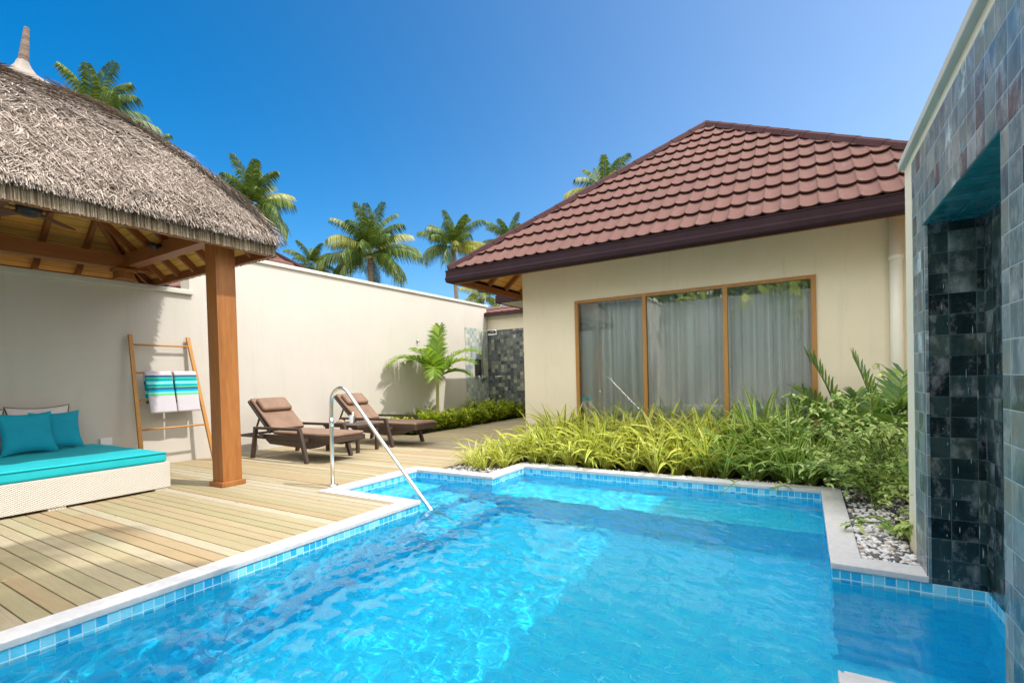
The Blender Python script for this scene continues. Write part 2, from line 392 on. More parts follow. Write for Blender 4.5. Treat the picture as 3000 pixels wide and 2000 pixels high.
def water_mat():
    m, nt, out = new_mat('pool water')
    g = nt.nodes.new('ShaderNodeBsdfGlass'); g.inputs['Color'].default_value = (.93, 1, 1, 1)
    g.inputs['IOR'].default_value = 1.33; g.inputs['Roughness'].default_value = 0
    L(nt, g.outputs[0], out.inputs[0]); return m
M['water'] = water_mat()

# ================================================================== SETTING
# ---- pool outline (inner faces), z 0 is deck level
IN = [(-2.87, -.45), (-2.87, 3.155), (-3.90, 3.155), (-3.90, 4.26), (-2.85, 4.26), (-2.85, 4.95), (.11, 4.95), (.11, 3.115), (.73, 3.115), (.73, 2.0), (.09, 2.0), (.09, -.45)]
def inside(x, y, pad=0):
    return (-2.87 - pad < x < .10 + pad and -.45 < y < 3.3) or (-3.90 - pad < x < 0 and 3.155 - pad < y < 4.26 + pad) or (-2.85 - pad < x < .11 + pad and 3.0 < y < 4.95 + pad) or (0 < x < .73 and 2.0 < y < 3.115)
POOLZ = -1.0
mb = MB(); wl = MB()
for i in range(len(IN)):
    a, b = IN[i], IN[(i + 1) % len(IN)]
    ln = math.hypot(b[0] - a[0], b[1] - a[1]); ax = 0 if abs(b[0] - a[0]) > abs(b[1] - a[1]) else 1
    ua, ub = a[ax], b[ax]
    top = -.028
    for m_, z0, z1 in ((wl, -.124, top), (mb, POOLZ, -.124)):
        m_.quad((a[0], a[1], z0), (b[0], b[1], z0), (b[0], b[1], z1), (a[0], a[1], z1), [(ua, z0 + .028), (ub, z0 + .028), (ub, z1 + .028), (ua, z1 + .028)])
def rectf(m_, x0, x1, y0, y1, z): m_.quad((x0, y0, z), (x1, y0, z), (x1, y1, z), (x0, y1, z), [(x0, y0), (x1, y0), (x1, y1), (x0, y1)])
for r_ in ((-2.87, .09, -.45, 2.0), (-2.87, .73, 2.0, 3.115), (-2.87, .11, 3.115, 3.155), (-3.90, .11, 3.155, 4.26), (-2.85, .11, 4.26, 4.95)): rectf(mb, *r_, POOLZ)
pool = struct(mb.build('pool', M['pool']))
wlo = struct(wl.build('pool_waterline', M['waterline']))
bm_ = MB(); bm_.box(-2.849, .109, 4.30, 4.949, POOLZ + .002, -.42)
bench = struct(bm_.build('pool_bench', M['pool']))
st = MB()
for k, (x1, z) in enumerate(((-3.50, -.30), (-3.12, -.52), (-2.75, -.74))): st.box(-3.899, x1, 3.156, 4.259, POOLZ + .003 + .001 * k, z)
steps = struct(st.build('pool_steps', M['pool']))

# ---- coping ring
def offset_pts(P, d):
    out = []; n = len(P)
    for i in range(n):
        p0, p1, p2 = P[i - 1], P[i], P[(i + 1) % n]
        def nrm(a, b):
            dx, dy = b[0] - a[0], b[1] - a[1]; l = math.hypot(dx, dy); return (-dy / l, dx / l)   # left of travel
        n1, n2 = nrm(p0, p1), nrm(p1, p2)
        out.append((p1[0] + d * (n1[0] + (n2[0] if abs(n1[0] * n2[0] + n1[1] * n2[1]) < .5 else 0)), p1[1] + d * (n1[1] + (n2[1] if abs(n1[0] * n2[0] + n1[1] * n2[1]) < .5 else 0))))
    return out
OUT = offset_pts(IN, .14); INN = offset_pts(IN, -.008)
cb_ = MB()
for i in range(len(IN)):
    j = (i + 1) % len(IN)
    if i in (7, 8, 9): continue                       # under the slate niche
    a, b, c, d = INN[i], INN[j], OUT[j], OUT[i]
    if i == 6: pass
    z0, z1 = -.028, .008
    v = [(*p, z) for z in (z0, z1) for p in (a, b, c, d)]
    cb_.add(v, [(4, 5, 6, 7), (0, 3, 2, 1), (0, 1, 5, 4), (2, 3, 7, 6), (1, 2, 6, 5), (3, 0, 4, 7)])
cb_.box(.102, .514, 3.107, 3.255, -.028, .0075); cb_.box(.098, .514, 1.86, 2.008, -.028, .0075)
coping = struct(cb_.build('pool_coping', M['coping'], bevel=.006))

# ---- water surface, real ripples
def make_water():
    st_ = .0155
    xs = np.arange(-3.93, .76, st_); ys = np.arange(-.47, 4.98, st_)
    X, Y = np.meshgrid(xs, ys)
    rs = np.random.RandomState(5); H = np.zeros_like(X)
    for k in range(60):
        lam = math.exp(rs.uniform(math.log(.045), math.log(.30)))
        th = rs.normal(R(64), .75); ph = rs.uniform(0, 2 * math.pi); kk = 2 * math.pi / lam
        wx = X + .10 * np.sin(1.7 * Y + k) + .05 * np.sin(4.3 * X + 2 * k); wy = Y + .10 * np.sin(1.9 * X + 1.3 * k) + .05 * np.sin(5.1 * Y + k)
        H += (lam ** .95) * .0039 * np.sin(kk * (wx * math.cos(th) + wy * math.sin(th)) + ph)
    # calmer to the right, livelier on the left and middle
    amp = .50 + .75 / (1 + np.exp((X + 1.35) * 3))
    Z = -.088 + H * amp * .62
    idx = -np.ones(X.shape, dtype=np.int64)
    P = .03
    ins = ((X > -2.87 - P) & (X < .10 + P) & (Y < 3.3)) | ((X > -3.90 - P) & (X < 0) & (Y > 3.155 - P) & (Y < 4.26 + P)) | ((X > -2.85 - P) & (X < .11 + P) & (Y > 3.0)) | ((X > 0) & (Y > 2.0 - P) & (Y < 3.115 + P))
    cell = ins[:-1, :-1] & ins[1:, :-1] & ins[:-1, 1:] & ins[1:, 1:]
    used = np.zeros(X.shape, bool); used[:-1, :-1] |= cell; used[1:, :-1] |= cell; used[:-1, 1:] |= cell; used[1:, 1:] |= cell
    idx[used] = np.arange(used.sum())
    vs = np.stack([X[used], Y[used], Z[used]], 1)
    jj, ii = np.nonzero(cell)
    fs = np.stack([idx[jj, ii], idx[jj, ii + 1], idx[jj + 1, ii + 1], idx[jj + 1, ii]], 1)
    me = bpy.data.meshes.new('water'); me.from_pydata(vs.tolist(), [], fs.tolist())
    me.polygons.foreach_set('use_smooth', [True] * len(me.polygons)); me.materials.append(M['water']); me.update()
    o = bpy.data.objects.new('water', me); COL.objects.link(o); return struct(o)
water = make_water()

# ---- ground with a hole for the pool, soil beds
g = MB(); Z = -.16
for x0, x1, y0, y1 in ((-400, 400, 5.2, 400), (-400, 400, -400, -.7), (-400, -4.15, -.7, 5.2), (.93, 400, -.7, 5.2)):
    g.quad((x0, y0, Z), (x1, y0, Z), (x1, y1, Z), (x0, y1, Z))
for x0, x1, y0, y1 in ((-4.15, -3.02, -.7, 3.0), (-4.15, -3.0, 4.41, 5.2), (-3.0, .26, 5.1, 5.2), (.26, .93, 3.27, 5.2), (.24, .93, -.7, 1.85)):
    g.quad((x0, y0, Z), (x1, y0, Z), (x1, y1, Z), (x0, y1, Z))
struct(g.build('ground', M['ground']))
def soil_patch(name, x0, x1, y0, y1, z, mat):
    m_ = MB(); nx, ny = max(2, int((x1 - x0) / .07)), max(2, int((y1 - y0) / .07))
    vs = []; fs = []
    for j in range(ny + 1):
        for i in range(nx + 1):
            x, y = x0 + (x1 - x0) * i / nx, y0 + (y1 - y0) * j / ny
            e = 0 if i in (0, nx) or j in (0, ny) else 1
            vs.append((x, y, z + e * .02 * mnoise.noise(V((x * 7, y * 7, 1)))))
    for j in range(ny):
        for i in range(nx): k = j * (nx + 1) + i; fs.append((k, k + 1, k + nx + 2, k + nx + 1))
    m_.add(vs, fs); return struct(m_.build(name, mat, smooth=True))
soil_patch('planting_soil', -3.72, .25, 5.092, 7.0, -.03, M['soil'])
soil_patch('planting_soil', -3.68, -2.993, 4.402, 5.091, -.028, M['soil'])
soil_patch('planting_soil', .251, .9, 3.262, 7.0, -.04, M['soil'])
soil_patch('planting_soil', -7.479, -6.36, 6.95, 11.19, -.02, M['soil'])
# concrete under and beside the pool
cs = MB(); cs.box(-3.0, .9, -.62, -.46, -1.1, -.03); struct(cs.build('paving', M['coping']))

# ---- deck
dk = MB(); y = -1.25; pitch = .0905; k = 0
y = .717 - pitch * 22
while y < 11.15:
    yc = y + pitch / 2
    xl = -7.478
    if yc > 6.9: xl = -6.34
    if y + .003 < 3.012: xr = -3.014
    elif yc < 4.40: xr = -4.044
    elif yc < 5.3: xr = -3.69
    elif yc < 6.2: xr = -3.78
    else: xr = -4.0
    cuts = [xl]; x = xl
    if random.random() < .35 and not (2.85 < y < 3.05): cuts.append(xl + rnd(1.2, (xr - xl) * .8))
    cuts.append(xr)
    for a, b in zip(cuts[:-1], cuts[1:]):
        y0 = y + .003; y1 = y + pitch - .003; dz = rnd(-.0015, .0015)
        if y0 < 3.012 < y1 + .02:
            dk.box(a + .0015, min(b, -4.046) - .0015, y0, y1, -.025, dz)
            if b > -4.046: dk.box(-4.046, -3.014, y0, 3.0115, -.025, dz + .0003)
            continue
        dk.box(a + .0015, b - .0015, y0, y1, -.025, dz)
    y += pitch
deck = struct(dk.build('deck', M['deck'], bevel=.0025, bseg=1))

# ================================================================== LEFT COURTYARD WALL
w = thing('courtyard_wall', 'tall white plastered wall behind the loungers with flat projecting cap', 'wall', (-7.6, 7.3, 0))
MB().box(-7.72, -7.48, 3.58, 11.12, -.15, 2.985).build('wall', M['white_wall'], w)
MB().box(-7.76, -7.445, 3.575, 11.16, 2.985, 3.045).build('coping', M['cap'], w, bevel=.008)
MB().box(-7.479, -7.468, 10.10, 11.12, 0, 2.37).build('slate_panel', M['slate_sun'], w)
w = thing('low_courtyard_wall', 'lower cream wall under the thatched pavilion with a thin cap', 'wall', (-7.6, 1.5, 0))
MB().box(-7.70, -7.48, -1.2, 3.58, -.15, 2.34).build('wall', M['white_wall'], w)
MB().box(-7.74, -7.43, -1.2, 3.61, 2.34, 2.41).build('coping', M['cap'], w, bevel=.008)

# shower wall at the end of the path
w = thing('shower_wall', 'dark slate tiled shower wall at the end of the path below a cream wall', 'wall', (-6.5, 11.3, 0))
MB().box(-7.9, -5.4, 11.22, 11.4, -.15, 2.72).build('wall', M['cream_wall'], w)
MB().box(-7.9, -5.4, 11.2, 11.219, -.02, 2.35).build('slate_panel', M['slate_far'], w)
MB().box(-7.95, -5.4, 11.16, 11.26, 2.665, 2.72).build('coping', M['cap'], w, bevel=.006)
def tiled_roof(x0, x1, y0, y1, z0, z1, name, parent, mat, P=.21, rows=3):
    """simple one-slope tiled roof rising towards +y"""
    m_ = MB(); n = int((x1 - x0) / .03); h = 1 / rows
    for j in range(rows):
        a, b = j * h, (j + 1) * h + .01
        o = len(m_.v)
        for i in range(n + 1):
            x = x0 + (x1 - x0) * i / n; p = .02 * (1 - abs(math.sin(math.pi * x / P)) ** .8)
            for t, e in ((a, .0), (a, .03), (b, .0)):
                m_.v.append((x, y0 + (y1 - y0) * t, z0 + (z1 - z0) * t + p + e))
        for i in range(n):
            q = o + 3 * i; m_.f.append([q, q + 3, q + 4, q + 1]); m_.uv.append(None); m_.f.append([q + 1, q + 4, q + 5, q + 2]); m_.uv.append(None)
    return m_.build(name, mat, parent)
w = thing('gate_canopy', 'small red tiled canopy roof above the slate shower wall', 'roof', (-6.5, 11.5, 2.7))
tiled_roof(-7.9, -5.2, 11.05, 11.75, 2.80, 3.08, 'roof_tiles', w, M['roof'], rows=2)
MB().box(-7.9, -5.2, 11.05, 12.4, 2.724, 2.74).build('soffit', M['cap'], w)
MB().box(-7.9, -5.2, 11.0, 11.05, 2.722, 2.815).build('fascia', M['ridge'], w)
tiled_roof(-7.9, -5.2, 12.45, 11.75, 2.80, 3.08, 'roof_tiles', w, M['roof'], rows=2)

# shower set
w = thing('rain_shower', 'chrome rain shower with square head on a curved arm at the slate wall', 'shower', (-7.47, 10.85, 0))
MB().tube([(-7.44, 10.80, 1.05), (-7.44, 10.80, 2.27), (-7.40, 10.80, 2.31), (-7.02, 10.80, 2.32), (-6.97, 10.80, 2.29), (-6.965, 10.80, 2.21)], .011, 8).build('shower_pipe', M['chrome'], w, True)
MB().box(-7.14, -6.87, 10.66, 10.94, 2.17, 2.20).build('shower_head', M['chrome'], w, bevel=.004)
MB().box(-7.467, -7.42, 10.72, 10.96, 1.0, 1.06).build('mixer', M['chrome'], w, bevel=.006)
MB().box(-7.467, -7.36, 10.50, 10.64, 1.12, 1.55).build('soap_dispenser', M['black'], w, bevel=.005)
w = thing('shower_mixer', 'small chrome tap with three knobs on the dark slate wall', 'tap', (-7.1, 11.19, 1))
m_ = MB()
m_.box(-7.25, -7.03, 11.165, 11.20, 1.05, 1.11); m_.build('tap_body', M['chrome'], w, bevel=.004)
for k in range(3): MB().tube([(-7.22 + .08 * k, 11.165, 1.08), (-7.22 + .08 * k, 11.10, 1.08)], .018, 10).build('knob', M['chrome'], w, True)
# robe hook / small lamp on the wall
w = thing('wall_hook', 'tiny metal hook on the white wall above the young palm', 'hook', (-7.47, 8.30, 1.9))
MB().tube([(-7.48, 8.30, 1.93), (-7.44, 8.30, 1.93)], .028, 10).build('back_plate', M['steel'], w, True)
MB().tube([(-7.45, 8.30, 1.93), (-7.41, 8.30, 1.90), (-7.40, 8.30, 1.93)], .007, 6).build('hook_arm', M['steel'], w, True)
w = thing('power_socket', 'small white socket box low on the wall beside the daybed', 'socket', (-7.47, 2.56, .4))
MB().box(-7.48, -7.43, 2.48, 2.60, .34, .43).build('socket_box', M['plastic'], w, bevel=.004)

# ================================================================== RIGHT SLATE WALL
w = thing('slate_feature_wall', 'slate clad garden wall with a dark wet niche beside the pool', 'wall', (.6, 2.5, 0))
m_ = MB(); m_.box(.515, .93, -1.5, 3.65, 1.765, 2.205); m_.box(.515, .93, 3.133, 3.65, -.2, 1.765); m_.box(.742, .93, 1.985, 3.133, -1.05, 1.765); m_.box(.515, .93, -1.5, 1.985, -.2, 1.765)
m_.build('wall', M['cream_wall'], w)
MB().box(.486, .97, -1.5, 3.68, 2.205, 2.25).build('coping', M['cap_grey'], w, bevel=.006)
m_ = MB(); X0, X1 = .506, .5145
m_.box(X0, X1, -1.4, 3.385, 1.75, 2.145); m_.box(X0, X1, 3.12, 3.385, -.03, 1.75); m_.box(X0, X1, -1.4, 2.004, -.03, 1.75)
m_.build('slate_cladding', M['slate'], w)
m_ = MB(); m_.box(.515, .73, 3.118, 3.131, -.03, 1.75); m_.box(.728, .741, 2.0, 3.131, -.03, 1.75); m_.box(.515, .728, 1.988, 2.003, -.03, 1.75)
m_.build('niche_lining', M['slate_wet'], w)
MB().box(.508, .7275, 2.0045, 3.1175, 1.745, 1.7645).build('niche_lintel', M['lintel_reflect'], w)
MB().box(.5055, .524, 3.113, 3.1185, -.03, 1.745).build('edge_trim', M['slate'], w)
# running water film down the niche: thin ragged streams
m_ = MB()
for k in range(60):
    if k % 2: x, yy = rnd(.535, .72), 3.112; d = V((1, 0, 0))
    else: x, yy = .726, rnd(2.1, 3.05); d = V((0, 1, 0))
    z = rnd(-.02, 1.5); ln = rnd(.008, .06); pts = []
    for t in range(3): pts.append(V((x, yy, z - ln * t / 2)))
    m_.ribbon(pts, [.0008, rnd(.001, .003), .0008], [d] * 3)
fm, nt, out = new_mat('running water'); princ(nt, out, (.45, .60, .62), .05, 0, .8)
m_.build('water_trickle', fm, w)

# ================================================================== VILLA
EY, EXL, EXR, AP = 6.15, -4.83, 1.89, (-1.47, 9.51, 5.51)
EZ = 2.76
w = villa = thing('villa', 'cream villa with a brown tiled hip roof and wide three-pane window', 'house', (-1.5, 8.5, 0))
m_ = MB(); WT = 3.25
m_.box(-3.98, -3.048, 7.0, 7.16, -.15, WT); m_.box(.128, 1.2, 7.0, 7.16, -.15, WT); m_.box(-3.048, .128, 7.0, 7.16, 2.2, WT)
m_.box(-3.048, .128, 7.0, 7.16, -.15, -.02)
m_.box(-3.98, -3.82, 7.16, 12.4, -.15, WT); m_.box(1.04, 1.2, 7.16, 12.4, -.15, WT); m_.box(-3.82, 1.04, 12.24, 12.4, -.15, WT)
m_.build('wall', M['cream_wall'], w)
MB().box(-3.81, 1.03, 7.17, 12.23, -.1, -.02).build('interior_floor', plain('interior floor', (.35, .3, .24), None, 4, .5), w)
MB().box(-3.81, 1.03, 7.17, 12.23, 2.55, 2.6).build('interior_ceiling', M['cap'], w)
win = MB()
fy0, fy1 = 6.975, 7.05
for x0, x1 in ((-3.048, -2.993), (-1.998, -1.942), (-.924, -.868), (.073, .128)): win.box(x0, x1, fy0, fy1, -.02, 2.2)
for x0, x1 in ((-2.998, -1.997), (-1.945, -.922), (-.870, .078)): win.box(x0, x1, fy0 + .002, fy1 - .002, 2.155, 2.2); win.box(x0, x1, fy0 + .002, fy1 - .002, -.02, .05)
wf = win.build('window_frame', M['frame_wood'], w, bevel=.004)
for x0, x1 in ((-2.998, -1.997), (-1.945, -.922), (-.870, .078)):
    MB().quad((x0 - .004, 7.015, .045), (x1 + .004, 7.015, .045), (x1 + .004, 7.015, 2.16), (x0 - .004, 7.015, 2.16)).build('window_pane', M['glass'], wf)
# curtain
cu = MB(); n = 900; x0, x1 = -3.1, .2
vs = []
for i in range(n + 1):
    x = x0 + (x1 - x0) * i / n
    ph = 2 * math.pi * (x / .135 + .55 * math.sin(x * 3.1) + .3 * math.sin(x * 7.7 + 1))
    yy = .042 * math.sin(ph) + .012 * math.sin(2.3 * ph + 1)
    vs += [(x, 7.24 + yy * 1.15, .0), (x + .01 * math.sin(ph), 7.24 + yy * .8, 2.3)]
cu.add(vs, [(2 * i, 2 * i + 2, 2 * i + 3, 2 * i + 1) for i in range(n)])
tag(cu.build('curtain', M['sheer'], smooth=True, origin=(-1.5, 7.24, 0)), 'white sheer pleated curtain hanging behind the villa window panes', 'curtain')

# tiled hip faces
def tile_face(O, e, gdir, W, Ln, apex_t, rows, P=.178):
    """O eave left corner, e along eave, gdir up the slope; triangle with apex at apex_t*W"""
    e, gdir, O = V(e), V(gdir), V(O); nn = e.cross(gdir).normalized()
    m_ = MB(); h = Ln / rows; step = .0178; n = int(W / step)
    for j in range(rows):
        va, vb = j * h, min((j + 1) * h + .012, Ln)
        xa0, xa1 = W * apex_t * va / Ln, W - W * (1 - apex_t) * va / Ln
        xb0, xb1 = W * apex_t * vb / Ln, W - W * (1 - apex_t) * vb / Ln
        xs = [i * step for i in range(n + 2)]
        i0 = max(0, int(xa0 / step) - 1); i1 = min(n + 1, int(xa1 / step) + 2)
        o = len(m_.v); cnt = 0
        for i in range(i0, i1 + 1):
            xa = min(max(xs[i], xa0), xa1); xb = min(max(xs[i], xb0), xb1)
            def pf(x):
                s_ = abs(math.sin(math.pi * x / P)); return .028 * (1 - s_ ** .62)
            jt = .0025 * mnoise.noise(V((xa * 9, j * 3.1, 0)))
            for x, v, hh in ((xa, va + .045, pf(xa) - .004), (xa, va + .04, pf(xa) + .030), (xa, va, pf(xa) + .030 + jt), (xa, va - .002, pf(xa) + .044 + jt), (xb, vb, pf(xb) + .004)):
                m_.v.append(tuple(O + e * x + gdir * v + nn * hh))
            cnt += 1
        for i in range(cnt - 1):
            q = o + 5 * i
            for k_ in range(4): m_.f.append([q + k_, q + 5 + k_, q + 6 + k_, q + 1 + k_]); m_.uv.append(None)
    return m_
half = AP[0] - EXL; rise = AP[2] - EZ; Ln = math.hypot(half, rise); W = EXR - EXL
YB = AP[1] + half
gd = V((0, half, rise)).normalized()
rf = tile_face((EXL, EY, EZ), (1, 0, 0), gd, W, Ln, .5, 11)
fr_ = rf.build('roof_tiles', M['roof'], w)
rf = tile_face((EXL, YB, EZ), (0, -1, 0), V((half, 0, rise)).normalized(), YB - EY, Ln, .5, 11); rf.build('roof_tiles', M['roof'], w)
rf = tile_face((EXR, EY, EZ), (0, 1, 0), V((-half, 0, rise)).normalized(), YB - EY, Ln, .5, 11); rf.build('roof_tiles', M['roof'], w)
rf = tile_face((EXR, YB, EZ), (-1, 0, 0), V((0, -half, rise)).normalized(), W, Ln, .5, 11); rf.build('roof_tiles', M['roof'], w)
for cx, cy in ((EXL, EY), (EXR, EY), (EXL, YB), (EXR, YB)):
    m_ = MB(); a, b = V((cx, cy, EZ + .035)), V(AP) + V((0, 0, .045))
    d = (b - a).normalized(); sd = d.cross(V((0, 0, 1))).normalized(); up = sd.cross(d); n = 13
    for i in range(n):
        p, q = a.lerp(b, i / n), a.lerp(b, (i + 1) / n + .004)
        prof = [(-.085, -.035), (-.06, .03), (-.02, .055), (.02, .055), (.06, .03), (.085, -.035)]
        v = [p + sd * x * 1.06 + up * (z + .006) for x, z in prof] + [q + sd * x + up * z for x, z in prof]
        m_.add(v, [(k, k + 1, k + 7, k + 6) for k in range(5)] + [(5, 4, 3, 2, 1, 0)])
    m_.build('ridge_cap', M['ridge'], w, smooth=False)
# gutter all round
m_ = MB()
gh0, gh1, gw = 2.568, 2.768, .09
def gutter(m_, x0, y0, x1, y1):       # outer rectangle
    prof = [(.0, gh0 + .012), (-.012, gh0 + .03), (-.02, gh0 + .08), (-.008, gh0 + .105), (-.008, gh1 - .02), (-.016, gh1 - .012), (-.016, gh1), (.0, gh1), (.012, gh1 - .01), (.075, gh1 - .02), (.085, gh0)]
    cs_ = [(x0, y0, 1, 1), (x1, y0, -1, 1), (x1, y1, -1, -1), (x0, y1, 1, -1)]
    o = len(m_.v)
    for cx, cy, sx, sy in cs_:
        for d, z in prof: m_.v.append((cx + sx * d, cy + sy * d, z))
    n = len(prof)
    for c in range(4):
        for k in range(n):
            k2 = (k + 1) % n; c2 = (c + 1) % 4
            m_.f.append([o + c * n + k, o + c2 * n + k, o + c2 * n + k2, o + c * n + k2]); m_.uv.append(None)
gutter(m_, EXL - .04, EY - .02, EXR + .04, YB + .02); m_.build('gutter', M['fascia'], w)
# timber sub-fascia, soffit boards and rafters
m_ = MB()
m_.box(EXL + .045, EXR - .045, EY + .065, EY + .105, 2.565, 2.66); m_.box(EXL + .045, EXL + .085, EY + .107, YB - .1, 2.565, 2.66)
m_.build('eave_board', M['beam_x'], w)
m_ = MB(); sl = rise / half
def soff(x, y):  # underside height at plan distance from eave
    d = min(x - EXL, EXR - x, y - EY, YB - y); return EZ - .10 + d * sl
def sq(pts, uvd):
    m_.add([(x, y, soff(x, y)) for x, y in pts], [tuple(range(len(pts)))], [[((x if uvd else y), (y if uvd else x) * 1.29) for x, y in pts]])
i_ = .07; d_ = 1.05
sq([(EXL + i_, EY + i_), (EXR - i_, EY + i_), (EXR - d_, EY + d_), (EXL + d_, EY + d_)], True)
sq([(EXL + i_, YB - i_), (EXL + i_, EY + i_), (EXL + d_, EY + d_), (EXL + d_, YB - d_)], False)
sq([(EXR - i_, EY + i_), (EXR - i_, YB - i_), (EXR - d_, YB - d_), (EXR - d_, EY + d_)], False)
m_.build('soffit', M['ceiling'], w)
x = EXL + .5
while x < EXR - .3:
    dd_ = min(.84, x - EXL - .05); MB().beam((x, EY + .11, soff(x, EY + .11) - .045), (x, EY + dd_, EZ - .10 + dd_ * sl - .045), .05, .09).build('rafter', M['beam_y'], w)
    x += .55
for yy in (6.62, 7.15, 7.7, 8.25, 8.8, 9.35):
    dd_ = min(.84, yy - EY - .05); MB().beam((EXL + .09, yy, soff(EXL + .09, yy) - .045), (EXL + dd_, yy, EZ - .10 + dd_ * sl - .045), .05, .09).build('rafter', M['beam_x'], w)
MB().beam((EXL + .1, EY + .1, 2.70), (EXL + .86, EY + .86, 2.70 + .76 * sl), .06, .12).build('hip_rafter', M['beam_x'], w)
# downpipe
dp = MB(); dp.tube([(.89, 6.93, 3.0), (.89, 6.93, -.1)], .06, 18)
dpo = dp.build('downpipe', M['pipe'], w, True)
for z in (.9, 2.25): MB().tube([(.89, 6.93, z), (.89, 6.93, z + .07)], .066, 18).build('pipe_socket', M['pipe'], dpo, True)


# rear wing whose eave corner shows past the villa
w = thing('villa_wing', 'rear villa wing with brown gutter and white soffit behind the main house corner', 'house', (-4, 12, 0))
WX, WY = -6.20, 9.60
MB().box(-5.3, -4.0, 10.5, 11.18, -.15, 2.9).build('wall', M['cream_wall'], w)
m_ = MB(); m_.box(WX, -4.0, WY, WY + .06, 2.79, 2.97); m_.box(WX, WX + .06, WY + .06, 11.0, 2.79, 2.97); m_.build('gutter', M['fascia'], w, bevel=.01)
MB().box(WX + .06, -4.0, WY + .06, 11.0, 2.80, 2.83).build('soffit', M['cap'], w)
m_ = MB(); a, b, c, d = (WX, WY, 2.98), (-4.0, WY, 2.98), (-4.0, 10.3, 3.3), (-5.6, 10.3, 3.3)
m_.add([a, b, c, d, (WX, 11.0, 2.98), (-5.6, 11.0, 3.3), (-4.0, 11.0, 3.3)], [(0, 1, 2, 3), (4, 0, 3, 5), (3, 2, 6, 5)]); m_.build('roof_tiles', M['roof'], w)

# ================================================================== COURTYARD BEHIND THE CAMERA (mirrored in the window) AND NEIGHBOURS
w = thing('rear_courtyard_wall', 'tall cream wall with white cap mirrored in the villa window', 'wall', (-2, -3, 0))
m_ = MB(); m_.box(-4.2, 1.2, -3.2, -3.0, -.15, 3.38); m_.box(-4.4, -4.2, -3.2, -1.2, -.15, 3.38); m_.box(-7.7, -4.4, -1.4, -1.2, -.15, 3.38); m_.build('wall', M['white_wall'], w)
m_ = MB(); m_.box(-4.2, 1.2, -3.25, -2.96, 3.38, 3.44); m_.box(-4.44, -4.16, -2.96, -1.16, 3.38, 3.44); m_.box(-7.7, -4.44, -1.44, -1.16, 3.38, 3.44); m_.build('coping', M['cap'], w)
struct(MB().box(-4.2, .5, -3.0, -.63, -.15, -.01).build('rear_terrace', M['coping']))

w = thing('shading_villa', 'unseen villa block with tiled roof added beyond the slate wall to shade the pool', 'house', (4.5, 3.5, 0))  # unseen block, added to shade the right of the pool and beds
MB().box(2.7, 8, 3.9, 7.6, -.15, 4.45).build('wall', M['cream_wall'], w)
m_ = MB(); m_.add([(2.0, 3.2, 4.5), (8.6, 3.2, 4.5), (8.6, 8.2, 4.5), (2.0, 8.2, 4.5), (4.5, 5.7, 6.0), (6.1, 5.7, 6.0)], [(0, 1, 5, 4), (1, 2, 5), (2, 3, 4, 5), (3, 0, 4), (3, 2, 1, 0)]); m_.build('roof_tiles', M['roof'], w)

w = thing('far_bungalow', 'red tiled bungalow roof peeking over the white wall by the thatch corner', 'house', (-16, 6, 0))
MB().box(-19, -13.2, -2, 11.6, -.15, 3.3).build('wall', M['cream_wall'], w)
def hip(name, x0, x1, y0, y1, z0, z1, par):
    hw = (x1 - x0) / 2; e = V
    fz = z1 - z0; ls = math.hypot(hw, fz)
    m_ = MB(); xm = (x0 + x1) / 2
    rows = 9; h = 1 / rows
    for j in range(rows):                    # face towards +x
        a, b = j * h, (j + 1) * h + .005; n = int((y1 - y0) / .05); o = len(m_.v)
        for i in range(n + 1):
            for t, ee in ((a, 0), (a, .04), (b, 0)):
                yy = y0 + (y1 - y0) * i / n; yy = min(max(yy, y0 + hw * t), y1 - hw * t)
                m_.v.append((x1 - hw * t, yy, z0 + fz * t + ee + .03 * (1 - abs(math.sin(math.pi * yy / .25)))))
        for i in range(n):
            q = o + 3 * i; m_.f.append([q, q + 3, q + 4, q + 1]); m_.uv.append(None); m_.f.append([q + 1, q + 4, q + 5, q + 2]); m_.uv.append(None)
    m_.add([(x0, y0, z0), (x1, y0, z0), (x1, y1, z0), (x0, y1, z0), (xm, y0 + hw, z1), (xm, y1 - hw, z1)], [(0, 1, 4), (2, 3, 5), (3, 0, 4, 5)])
    m_.build(name, M['roof'], par)
    c = MB()
    for p, q in (((x1, y1, z0), (xm, y1 - hw, z1)), ((xm, y1 - hw, z1), (xm, y0 + hw, z1))): c.tube([V(p) + V((0, 0, .05)), V(q) + V((0, 0, .05))], .08, 8)
    c.build('ridge_cap', M['ridge'], par, True)
hip('roof_tiles', -18.0, -12.5, -3, 12.5, 3.35, 5.45, w)

# ================================================================== THATCHED PAVILION
HX, HY = -6.39, 1.65
LIP = .0
w = hut = thing('thatched_pavilion', 'open timber pavilion with thatched pyramid roof over the daybed', 'pavilion', (HX, HY, 0))
def post(x, y, zb, zt, plinth=True):
    m_ = MB(); m_.box(x - .1, x + .1, y - .1, y + .1, zb, zt)
    o = m_.build('post', M['post'], w, bevel=.006)
    if plinth:
        MB().box(x - .125, x + .125, y - .125, y + .125, zb, zb + .05).build('plinth', M['post'], o, bevel=.006)
post(-5.23, 2.81, 0, 2.56); post(-5.23, .48, 0, 2.56)
for yy in (2.75, .55):
    m_ = MB(); m_.box(-7.42, -7.25, yy - .085, yy + .085, 0 if yy < 1 else 2.412, 2.50); o = m_.build('post', M['post'], w, bevel=.004)
    MB().box(-7.44, -7.22, yy - .11, yy + .11, 2.50, 2.535).build('capital', M['post'], o, bevel=.003)
for yy in (2.81, .48): MB().box(-7.45, -5.13, yy - .07, yy + .07, 2.562, 2.72).build('tie_beam', M['beam_x'], w, bevel=.004)
for xx in (-5.23, -7.33): MB().box(xx - .068, xx + .068, -.05, 3.12, 2.535 if xx < -6 else 2.564, 2.70).build('wall_plate', M['beam_y'], w, bevel=.004)
